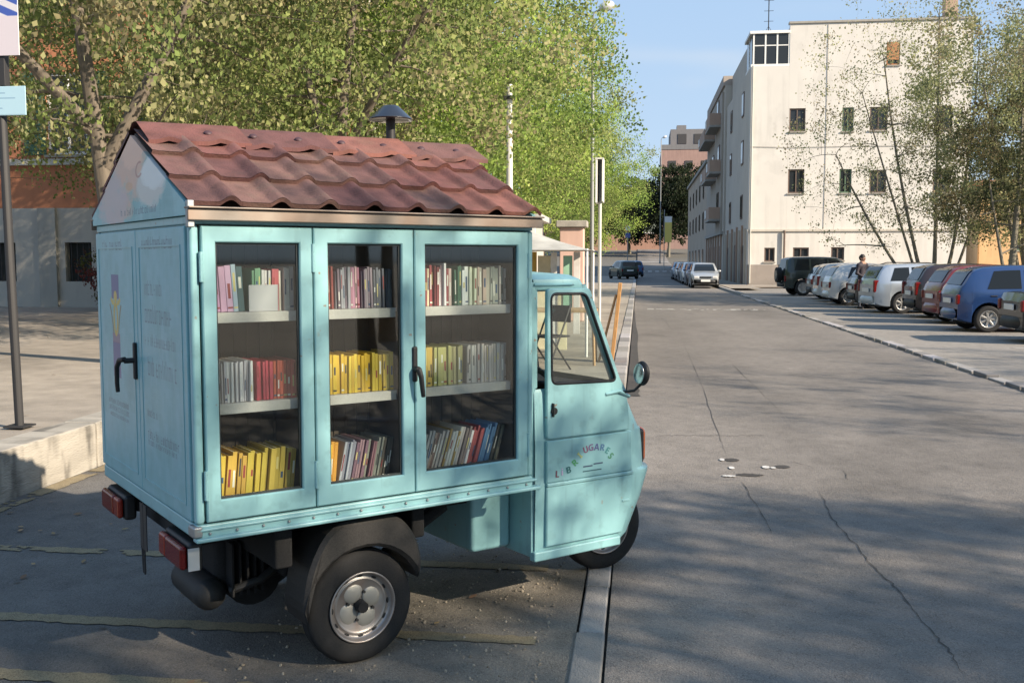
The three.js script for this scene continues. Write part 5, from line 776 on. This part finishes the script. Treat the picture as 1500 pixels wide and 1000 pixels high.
// ---------------------------------------------------------------- parked cars: local x forward, z to the right
function spline(pts) { return (x) => { let i = 0; while (i < pts.length - 2 && x > pts[i + 1][0]) i++; const [x0, y0] = pts[i], [x1, y1] = pts[i + 1], t = clamp((x - x0) / (x1 - x0)); const m = (k) => { const a = pts[Math.max(0, k - 1)], b = pts[Math.min(pts.length - 1, k + 1)]; return (b[1] - a[1]) / (b[0] - a[0] || 1); }; const h = x1 - x0, t2 = t * t, t3 = t2 * t; return y0 * (2 * t3 - 3 * t2 + 1) + h * m(i) * (t3 - 2 * t2 + t) * 0.6 + y1 * (-2 * t3 + 3 * t2) + h * m(i + 1) * (t3 - t2) * 0.6; }; }
const carKinds = {
  // length, half width, belt height, top line, wheel positions, wheel radius, side window spans
  hatch: { L: 3.7, w: 0.80, belt: 0.90, top: [[0, 0.80], [0.06, 0.98], [0.32, 1.33], [0.62, 1.42], [1.3, 1.455], [2.0, 1.42], [2.35, 1.26], [2.85, 0.93], [3.3, 0.86], [3.62, 0.72], [3.7, 0.6]], wx: [0.62, 3.02], R: 0.29, rear: [0.09, 0.36], front: [2.2, 2.78], wins: [[0.58, 1.28], [1.36, 2.44]] },
  estate: { L: 4.3, w: 0.84, belt: 0.92, top: [[0, 0.85], [0.05, 1.0], [0.28, 1.36], [0.5, 1.44], [1.5, 1.475], [2.35, 1.43], [2.75, 1.27], [3.25, 0.96], [3.8, 0.88], [4.2, 0.74], [4.3, 0.6]], wx: [0.78, 3.45], R: 0.30, rear: [0.07, 0.31], front: [2.58, 3.18], wins: [[0.42, 1.0], [1.08, 1.9], [1.98, 2.86]] },
  saloon: { L: 4.2, w: 0.82, belt: 0.90, top: [[0, 0.78], [0.05, 0.94], [0.55, 0.97], [0.72, 1.0], [1.15, 1.32], [1.6, 1.40], [2.2, 1.39], [2.6, 1.25], [3.1, 0.93], [3.7, 0.85], [4.1, 0.72], [4.2, 0.6]], wx: [0.8, 3.4], R: 0.29, rear: [0.74, 1.18], front: [2.5, 3.04], wins: [[1.05, 1.75], [1.83, 2.72]] },
  jeep: { L: 4.1, w: 0.86, belt: 1.08, top: [[0, 1.0], [0.04, 1.12], [0.14, 1.62], [0.4, 1.72], [1.4, 1.74], [2.3, 1.70], [2.55, 1.55], [2.9, 1.14], [3.5, 1.08], [4.0, 0.98], [4.1, 0.75]], wx: [0.78, 3.3], R: 0.36, rear: [0.06, 0.15], front: [2.5, 2.85], wins: [[0.38, 1.05], [1.13, 1.85], [1.93, 2.6]] },
};
function makeCar(kind, label, color, pos, turn, group, o = {}) {
  const k = carKinds[kind], t = thing(o.name ?? 'parked_car', label, 'car', pos, turn, group), top = spline(k.top), { L, w, R } = k, lift = kind === 'jeep' ? 0.12 : 0;
  const body = phys({ color, roughness: 0.28, metalness: o.metal ?? 0.15, clearcoat: 0.7, clearcoatRoughness: 0.03, side: THREE.DoubleSide });
  const plan = (x) => w * (1 - 0.16 * Math.pow(clamp(1 - x / 0.5), 2.2) - 0.2 * Math.pow(clamp(1 - (L - x) / 0.75), 2));   // rounded ends
  const low = (x) => { let y = 0.2 + lift + 0.1 * Math.pow(clamp(1 - x / 0.35), 2) + 0.08 * Math.pow(clamp(1 - (L - x) / 0.4), 2); for (const c of k.wx) { const d = Math.abs(x - c), A = R + 0.055; if (d < A) y = Math.max(y, R + Math.sqrt(A * A - d * d)); } return y; };
  const belt = (x) => Math.min(k.belt + 0.02 * Math.sin(x / L * 3), top(x) - 0.03), roofW = (x) => plan(x) * (0.97 - 0.21 * clamp((top(x) - k.belt) / 0.5)), edge = (x) => top(x) - 0.045;
  const section = (x) => { const W = plan(x), y0 = low(x), b = Math.max(belt(x), y0 + 0.06), e = Math.max(edge(x), b + 0.005), tp = Math.max(top(x), e + 0.005), rw = roofW(x), m = lerp(y0, b, 0.55); return [[0, y0], [W * 0.93, y0], [W * 0.975, y0 + 0.02], [W * 0.995, m - 0.06], [W * 1.0, m], [W * 0.985, lerp(m, b, 0.75)], [W * 0.97, b], [lerp(W * 0.97, rw, 0.5), lerp(b, e, 0.5)], [rw, e], [rw * 0.93, lerp(e, tp, 0.6)], [rw * 0.6, tp], [0, tp + 0.008]]; };
  const xs = []; for (let i = 0; i <= 64; i++) xs.push(i / 64 * L); for (const c of k.wx) for (const d of [-1, 1]) xs.push(c + d * (R + 0.053), c + d * (R + 0.04), c + d * (R + 0.057)); xs.sort((a, b) => a - b);
  const secs = xs.map(section), n = secs[0].length;
  const half = (s) => grid((u, v) => { const i = Math.round(u * (xs.length - 1)), j = Math.round(v * (n - 1)); return [xs[i], secs[i][j][1], s * secs[i][j][0]]; }, xs.length - 1, n - 1);
  const caps = [0, xs.length - 1].map((i) => grid((u, v) => { const j = Math.round(u * (n - 1)); return [xs[i], secs[i][j][1], lerp(-1, 1, v) * secs[i][j][0]]; }, n - 1, 1));
  const shell = part('body', [toCreasedNormals(half(1), 0.7), toCreasedNormals(half(-1), 0.7), ...caps], body, t);
  part('underbody', [bx(0.25, L - 0.3, 0.17 + lift, 0.3 + lift, -w * 0.6, w * 0.6), bx(0.3, L - 0.35, 0.28 + lift, 0.62, -w * 0.45, w * 0.45)], M.blackMatte, t);
  // glass laid on the shell
  const sideP = (x, v, s, off) => { const W = plan(x), b = belt(x), e = edge(x); return [x, lerp(b, e, v) , s * (lerp(W * 0.97, roofW(x), v) + off)]; };
  for (const s of [1, -1]) k.wins.forEach(([a, b], wi) => {
    const first = wi === 0, last = wi === k.wins.length - 1;
    const g = grid((u, v) => { const vv = lerp(0.07, 0.88, v); const xa = a + (first ? 0.16 * v : 0), xb = b - (last ? 0.52 * v * (kind === 'jeep' ? 0.35 : 0.95) : 0); const x = lerp(xa, xb, u); const p = sideP(x, vv, s, 0.007); return p; }, 10, 4);
    part('side_window', g, M.carGlass, t);
  });
  const strip = (x0, x1) => grid((u, v) => { const x = lerp(x0, x1, u), z = lerp(-0.80, 0.80, v), tp = top(x), dx = (top(x + 0.01) - top(x - 0.01)) / 0.02, nn = Math.hypot(1, dx), c = Math.max(0, Math.abs(z) - 0.6) / 0.4; const rw = roofW(x), yy = lerp(tp + 0.008, tp - 0.006, c); return [x - dx / nn * 0.012, yy + 1 / nn * 0.012, z * rw]; }, 8, 8);
  part('rear_window', strip(...k.rear), M.carGlass, t); part('windscreen', strip(...k.front), M.carGlass, t);
  // bumpers, lamps, plates
  const end = (x, out, y0, y1, z0, z1) => grid((u, v) => { const z = lerp(z0, z1, u), q = Math.pow(Math.abs(z) / w, 2.5) * 0.22; return [x + out * (0.018 - q), lerp(y0, y1, v), z]; }, 12, 3);
  const bump = o.bumper ?? M.black;
  for (const [x, s, nm] of [[0, -1, 'rear_bumper'], [L, 1, 'front_bumper']]) { const y0 = 0.27 + lift, y1 = 0.5 + lift; part(nm, [grid((u, v) => { const z = lerp(-0.96, 0.96, u) * w, q = Math.pow(Math.abs(z) / w, 4) * 0.3, a = v * Math.PI; return [x + s * (0.06 * Math.sin(a) + 0.02 - q), lerp(y0, y1, v) , z * 0.97]; }, 16, 6), bx(Math.min(x, x - s * 0.25), Math.max(x, x - s * 0.25), y0, y1, -w * 0.82, w * 0.82)], bump, t); }
  for (const s of [1, -1]) {
    part('tail_light', bx(-0.03, 0.16, kind === 'estate' || kind === 'jeep' ? 0.62 : 0.6, kind === 'estate' ? 0.98 : kind === 'jeep' ? 0.9 : 0.82, s > 0 ? w * 0.72 : -w * 0.86, s > 0 ? w * 0.86 : -w * 0.72, 0.03), M.redLens, t);
    part('headlight', bx(L - 0.22, L + 0.03, 0.56 + lift, 0.70 + lift, s > 0 ? w * 0.45 : -w * 0.82, s > 0 ? w * 0.82 : -w * 0.45, 0.04), M.clearLens, t);
    const mr = part('mirror', new THREE.SphereGeometry(1, 10, 8).scale(0.06, 0.065, 0.10).translate(k.front[1] - 0.42, k.belt + 0.07, s * (w + 0.06)), body, t);
    for (const [a, b] of k.wins.slice(-2)) part('door_handle', bx(a + 0.06, a + 0.2, k.belt - 0.12, k.belt - 0.095, s > 0 ? w * 0.985 : -w * 1.015, s > 0 ? w * 1.015 : -w * 0.985, 0.008), M.black, t);
  }
  part('number_plate', bx(-0.045, -0.02, 0.62, 0.73, -0.26, 0.26, 0.004), M.white, t); part('number_plate', bx(L + 0.085, L + 0.1, 0.38 + lift, 0.49 + lift, -0.26, 0.26, 0.004), M.white, t); part('grille', bx(L - 0.06, L + 0.022, 0.57 + lift, 0.67 + lift, -w * 0.4, w * 0.4, 0.02), M.black, t);
  for (const x of k.wx) for (const s of [1, -1]) {
    const wh = new THREE.Group(); wh.name = 'wheel'; wh.position.set(x, R, s * (w - 0.11)); t.add(wh);
    part('tyre', [new THREE.LatheGeometry([[R * 0.64, -0.09], [R * 0.85, -0.1], [R * 0.97, -0.085], [R, -0.05], [R, 0.05], [R * 0.97, 0.085], [R * 0.85, 0.1], [R * 0.64, 0.09]].map((p) => new THREE.Vector2(...p)), 28).rotateX(Math.PI / 2)], M.rubber, wh);
    const sp = [new THREE.LatheGeometry([[R * 0.66, 0.075], [R * 0.64, 0.095], [R * 0.58, 0.08], [R * 0.56, 0.02], [0.001, 0.02]].map((p) => new THREE.Vector2(...p)), 28).rotateX(Math.PI / 2).scale(1, 1, s), new THREE.CylinderGeometry(R * 0.16, R * 0.2, 0.06, 12).rotateX(Math.PI / 2).translate(0, 0, s * 0.05)];
    for (let q = 0; q < 7; q++) { const g = bx(R * 0.1, R * 0.6, -0.022, 0.022, 0.035, 0.07, 0.008); g.rotateZ(q / 7 * 6.283); if (s < 0) g.scale(1, 1, -1); sp.push(g); }
    part('rim', sp, o.rim ?? M.alloy, wh);
  }
  if (kind === 'jeep') { const sw = part('spare_wheel', new THREE.CylinderGeometry(0.34, 0.34, 0.2, 24).rotateZ(Math.PI / 2).translate(-0.13, 0.92, 0.05), M.rubber, t); part('wheel_cover', new THREE.CylinderGeometry(0.22, 0.22, 0.02, 24).rotateZ(Math.PI / 2).translate(-0.24, 0.92, 0.05), body, sw); }
  if (o.rack) part('roof_rail', [-1, 1].map((s) => tube([[0.6, 1.44, s * 0.56], [0.8, 1.5, s * 0.56], [2.1, 1.49, s * 0.56], [2.3, 1.44, s * 0.56]], 0.016, 6))[0], M.black, t), part('roof_rail', tube([[0.6, 1.44, -0.56], [0.8, 1.5, -0.56], [2.1, 1.49, -0.56], [2.3, 1.44, -0.56]], 0.016, 6), M.black, t);
  return t;
}
const lot = 'cars parked nose-in on the car park', kerbCars = 'cars parked along the right-hand kerb';
const lotCars = [
  ['saloon', 'black car parked nose-in beside the blue hatchback, nearest the open lot', [0.012, 0.011, 0.012], [7.1, 0, -20.4], -0.03],
  ['hatch', 'bright blue hatchback parked nose-in beside the black car', [0.018, 0.05, 0.15], [6.92, 0, -23.7], 0.0],
  ['hatch', 'red hatchback parked nose-in beside the blue hatchback', [0.19, 0.028, 0.026], [7.3, 0, -26.5], 0.03],
  ['estate', 'dark brown estate car parked between the red and silver cars', [0.035, 0.022, 0.02], [7.45, 0, -29.1], 0.0],
  ['estate', 'silver estate car parked beside the dark brown estate, person behind it', [0.42, 0.47, 0.52], [6.85, 0, -31.6], 0.12],
  ['hatch', 'dark grey hatchback with red lamps parked behind the standing person', [0.05, 0.052, 0.055], [7.0, 0, -34.6], 0.0],
  ['hatch', 'white hatchback parked beside the dark grey hatchback', [0.58, 0.58, 0.56], [6.65, 0, -37.2], 0.03],
  ['estate', 'white estate car parked between white hatchback and dark green jeep', [0.52, 0.53, 0.52], [6.75, 0, -39.9], -0.04],
  ['hatch', 'pale grey hatchback parked beside the dark green jeep', [0.40, 0.42, 0.43], [6.95, 0, -42.6], 0.0],
  ['jeep', 'dark green jeep parked nearest the white apartment building', [0.025, 0.035, 0.03], [6.4, 0, -46.8], 0.12],
];
lotCars.forEach(([k, l, c, p, turn], i) => makeCar(k, l, rgb(...c), p, turn, lot, { metal: [4, 8].includes(i) ? 0.5 : 0.1, bumper: [1, 2, 4, 6, 7].includes(i) ? phys({ color: rgb(...c), roughness: 0.4, clearcoat: 0.5 }) : M.black, rack: i === 4 }));
// kerbside cars facing the viewer: nose towards +z
[['hatch', 'silver-grey hatchback parked at the kerb before the balconied house, first of its line', [0.36, 0.38, 0.39], -61.6], ['hatch', 'dark purple hatchback parked directly behind the silver-grey kerbside car', [0.06, 0.05, 0.08], -66.6], ['estate', 'white estate car third in the kerbside line', [0.6, 0.6, 0.58], -72.0], ['hatch', 'black hatchback fourth in the kerbside line', [0.02, 0.02, 0.022], -77], ['hatch', 'white hatchback fifth in the kerbside line', [0.6, 0.6, 0.58], -82], ['estate', 'blue-grey estate car last in the kerbside line', [0.14, 0.2, 0.26], -88.4]].forEach(([k, l, c, z], i) => makeCar(k, l, rgb(...c), [3.78 - 0.03 * i, 0, z], -Math.PI / 2, kerbCars, { metal: 0.3 }));
[['hatch', 'dark green hatchback on the far left of the street beyond the trees', [0.03, 0.05, 0.04], [-0.6, 0.13, -79], Math.PI / 2 + 0.3], ['hatch', 'blue hatchback on the far left of the street by the zebra crossing', [0.05, 0.12, 0.26], [-0.2, 0.13, -90], Math.PI / 2 + 0.2]].forEach(([k, l, c, p, turn]) => makeCar(k, l, rgb(...c), p, turn, 'cars far down the left side'));

// ---------------------------------------------------------------- the person standing between the parked cars
{
  const at = G(1262, 452), H = 1.74;
  function field(bones, blend, res, size, centre, cut) {
    const mc = new MarchingCubes(res, new THREE.MeshStandardMaterial(), false, false, 200000); mc.isolation = 0;
    const n = res, p = new THREE.Vector3(), a = new THREE.Vector3(), d = new THREE.Vector3();
    for (let z = 0; z < n; z++) for (let y = 0; y < n; y++) for (let x = 0; x < n; x++) {
      p.set((x - n / 2) / (n / 2) * size + centre[0], (y - n / 2) / (n / 2) * size + centre[1], (z - n / 2) / (n / 2) * size + centre[2]);
      let s = 0; for (const b of bones) { a.set(...b[0]); d.set(...b[1]).sub(a); const t = clamp(p.clone().sub(a).dot(d) / (d.lengthSq() || 1)); const q = a.addScaledVector(d, t).sub(p); const sc = b[4] ?? 1; const dist = Math.hypot(q.x, q.y, q.z * sc) - lerp(b[2], b[3], t); s += Math.exp(-dist / blend); }
      mc.field[z * n * n + y * n + x] = Math.log(s) * blend;
    }
    mc.update(); const c = mc.count, g = new THREE.BufferGeometry();
    const P = mc.positionArray.slice(0, c * 3), N = mc.normalArray.slice(0, c * 3); for (let i = 0; i < c; i++) { P[i * 3] = P[i * 3] * size + centre[0]; P[i * 3 + 1] = P[i * 3 + 1] * size + centre[1]; P[i * 3 + 2] = P[i * 3 + 2] * size + centre[2]; }
    g.setAttribute('position', new THREE.BufferAttribute(P, 3)); g.setAttribute('normal', new THREE.BufferAttribute(N, 3)); return g;
  }
  const t = thing('person', 'person with short dark hair in a dark jacket standing beside the silver estate car', 'person', [at[0], 0, at[2]], 0.7);
  const body = field([
    [[0, 1.40, 0], [0, 1.05, 0], 0.15, 0.13, 1.35], [[0, 1.05, 0], [0, 0.92, 0], 0.13, 0.145, 1.25], [[-0.15, 1.40, 0], [0.15, 1.40, 0], 0.085, 0.085], [[0, 1.42, 0], [0, 1.54, 0.01], 0.055, 0.05],
    [[0.09, 0.92, 0], [0.10, 0.50, 0.02], 0.095, 0.062], [[0.10, 0.50, 0.02], [0.11, 0.09, -0.01], 0.062, 0.042], [[-0.09, 0.92, 0], [-0.11, 0.50, 0.03], 0.095, 0.062], [[-0.11, 0.50, 0.03], [-0.12, 0.09, 0.01], 0.062, 0.042],
    [[0.11, 0.045, -0.02], [0.13, 0.035, 0.15], 0.045, 0.035], [[-0.12, 0.045, 0.0], [-0.15, 0.035, 0.17], 0.045, 0.035],
    [[0.19, 1.40, 0], [0.25, 1.14, -0.02], 0.062, 0.046], [[0.25, 1.14, -0.02], [0.24, 0.90, 0.06], 0.046, 0.034], [[-0.19, 1.40, 0], [-0.26, 1.15, 0], 0.062, 0.046], [[-0.26, 1.15, 0], [-0.12, 1.02, 0.16], 0.046, 0.034],
  ], 0.018, 110, 0.85, [0, 0.80, 0.02]);
  const head = field([[[0, 1.655, 0.0], [0, 1.62, 0.02], 0.085, 0.07], [[0, 1.57, 0.045], [0, 1.58, 0.04], 0.042, 0.042], [[0, 1.625, 0.092], [0, 1.605, 0.108], 0.012, 0.014], [[0.08, 1.62, 0], [0.082, 1.645, -0.005], 0.014, 0.012], [[-0.08, 1.62, 0], [-0.082, 1.645, -0.005], 0.014, 0.012], [[0, 1.53, 0.0], [0, 1.56, 0.0], 0.05, 0.05]], 0.01, 60, 0.17, [0, 1.62, 0.02]);
  const hand = (x, y, z, s) => { const b = [[[x, y, z], [x + 0.005 * s, y - 0.05, z + 0.02], 0.026, 0.03]]; for (let i = 0; i < 4; i++) b.push([[x + (i - 1.5) * 0.018, y - 0.06, z + 0.025], [x + (i - 1.5) * 0.02, y - 0.11 - 0.012 * (i === 1 || i === 2), z + 0.04], 0.0095, 0.008]); b.push([[x - 0.02 * s, y - 0.025, z + 0.02], [x - 0.05 * s, y - 0.07, z + 0.05], 0.011, 0.009]); return field(b, 0.004, 52, 0.1, [x, y - 0.05, z + 0.02]); };
  const skin = std({ color: rgb(0.34, 0.19, 0.13), roughness: 0.6 });
  const P = body.attributes.position, col = new Float32Array(P.count * 3);
  for (let i = 0; i < P.count; i++) { const y = P.getY(i), c = y > 1.455 && Math.abs(P.getX(i)) < 0.09 ? [0.34, 0.19, 0.13] : y > 0.93 ? [0.028, 0.022, 0.03] : y < 0.075 ? [0.02, 0.018, 0.016] : [0.03, 0.035, 0.05]; col.set(c, i * 3); }
  body.setAttribute('color', new THREE.BufferAttribute(col, 3));
  for (const [g, c] of [[head, [0.34, 0.19, 0.13]], [hand(0.24, 0.89, 0.06, 1), [0.34, 0.19, 0.13]], [hand(-0.12, 1.02, 0.17, -1), [0.34, 0.19, 0.13]]]) { const a = new Float32Array(g.attributes.position.count * 3); for (let i = 0; i < a.length; i += 3) a.set(c, i); g.setAttribute('color', new THREE.BufferAttribute(a, 3)); body.userData.extra = (body.userData.extra ?? []).concat(g); }
  part('body', mergeGeometries([body, ...body.userData.extra]), std({ vertexColors: true, roughness: 0.75 }), t);
  part('hair', field([[[0, 1.675, -0.012], [0, 1.66, -0.03], 0.093, 0.088], [[0, 1.60, -0.05], [0, 1.64, -0.05], 0.055, 0.07]], 0.012, 52, 0.17, [0, 1.64, -0.02]), std({ color: rgb(0.012, 0.009, 0.008), roughness: 0.6 }), t);
  part('eye', new THREE.SphereGeometry(0.011, 8, 6).translate(0.03, 1.638, 0.082), M.black, t); part('eye', new THREE.SphereGeometry(0.011, 8, 6).translate(-0.03, 1.638, 0.082), M.black, t); part('mouth', new THREE.SphereGeometry(1, 8, 6).scale(0.02, 0.005, 0.006).translate(0, 1.578, 0.086), std({ color: rgb(0.2, 0.07, 0.06) }), t);
}

scene.traverse((o) => { if (o.isMesh) { o.castShadow = true; o.receiveShadow = true; } });
renderer.render(scene, camera);
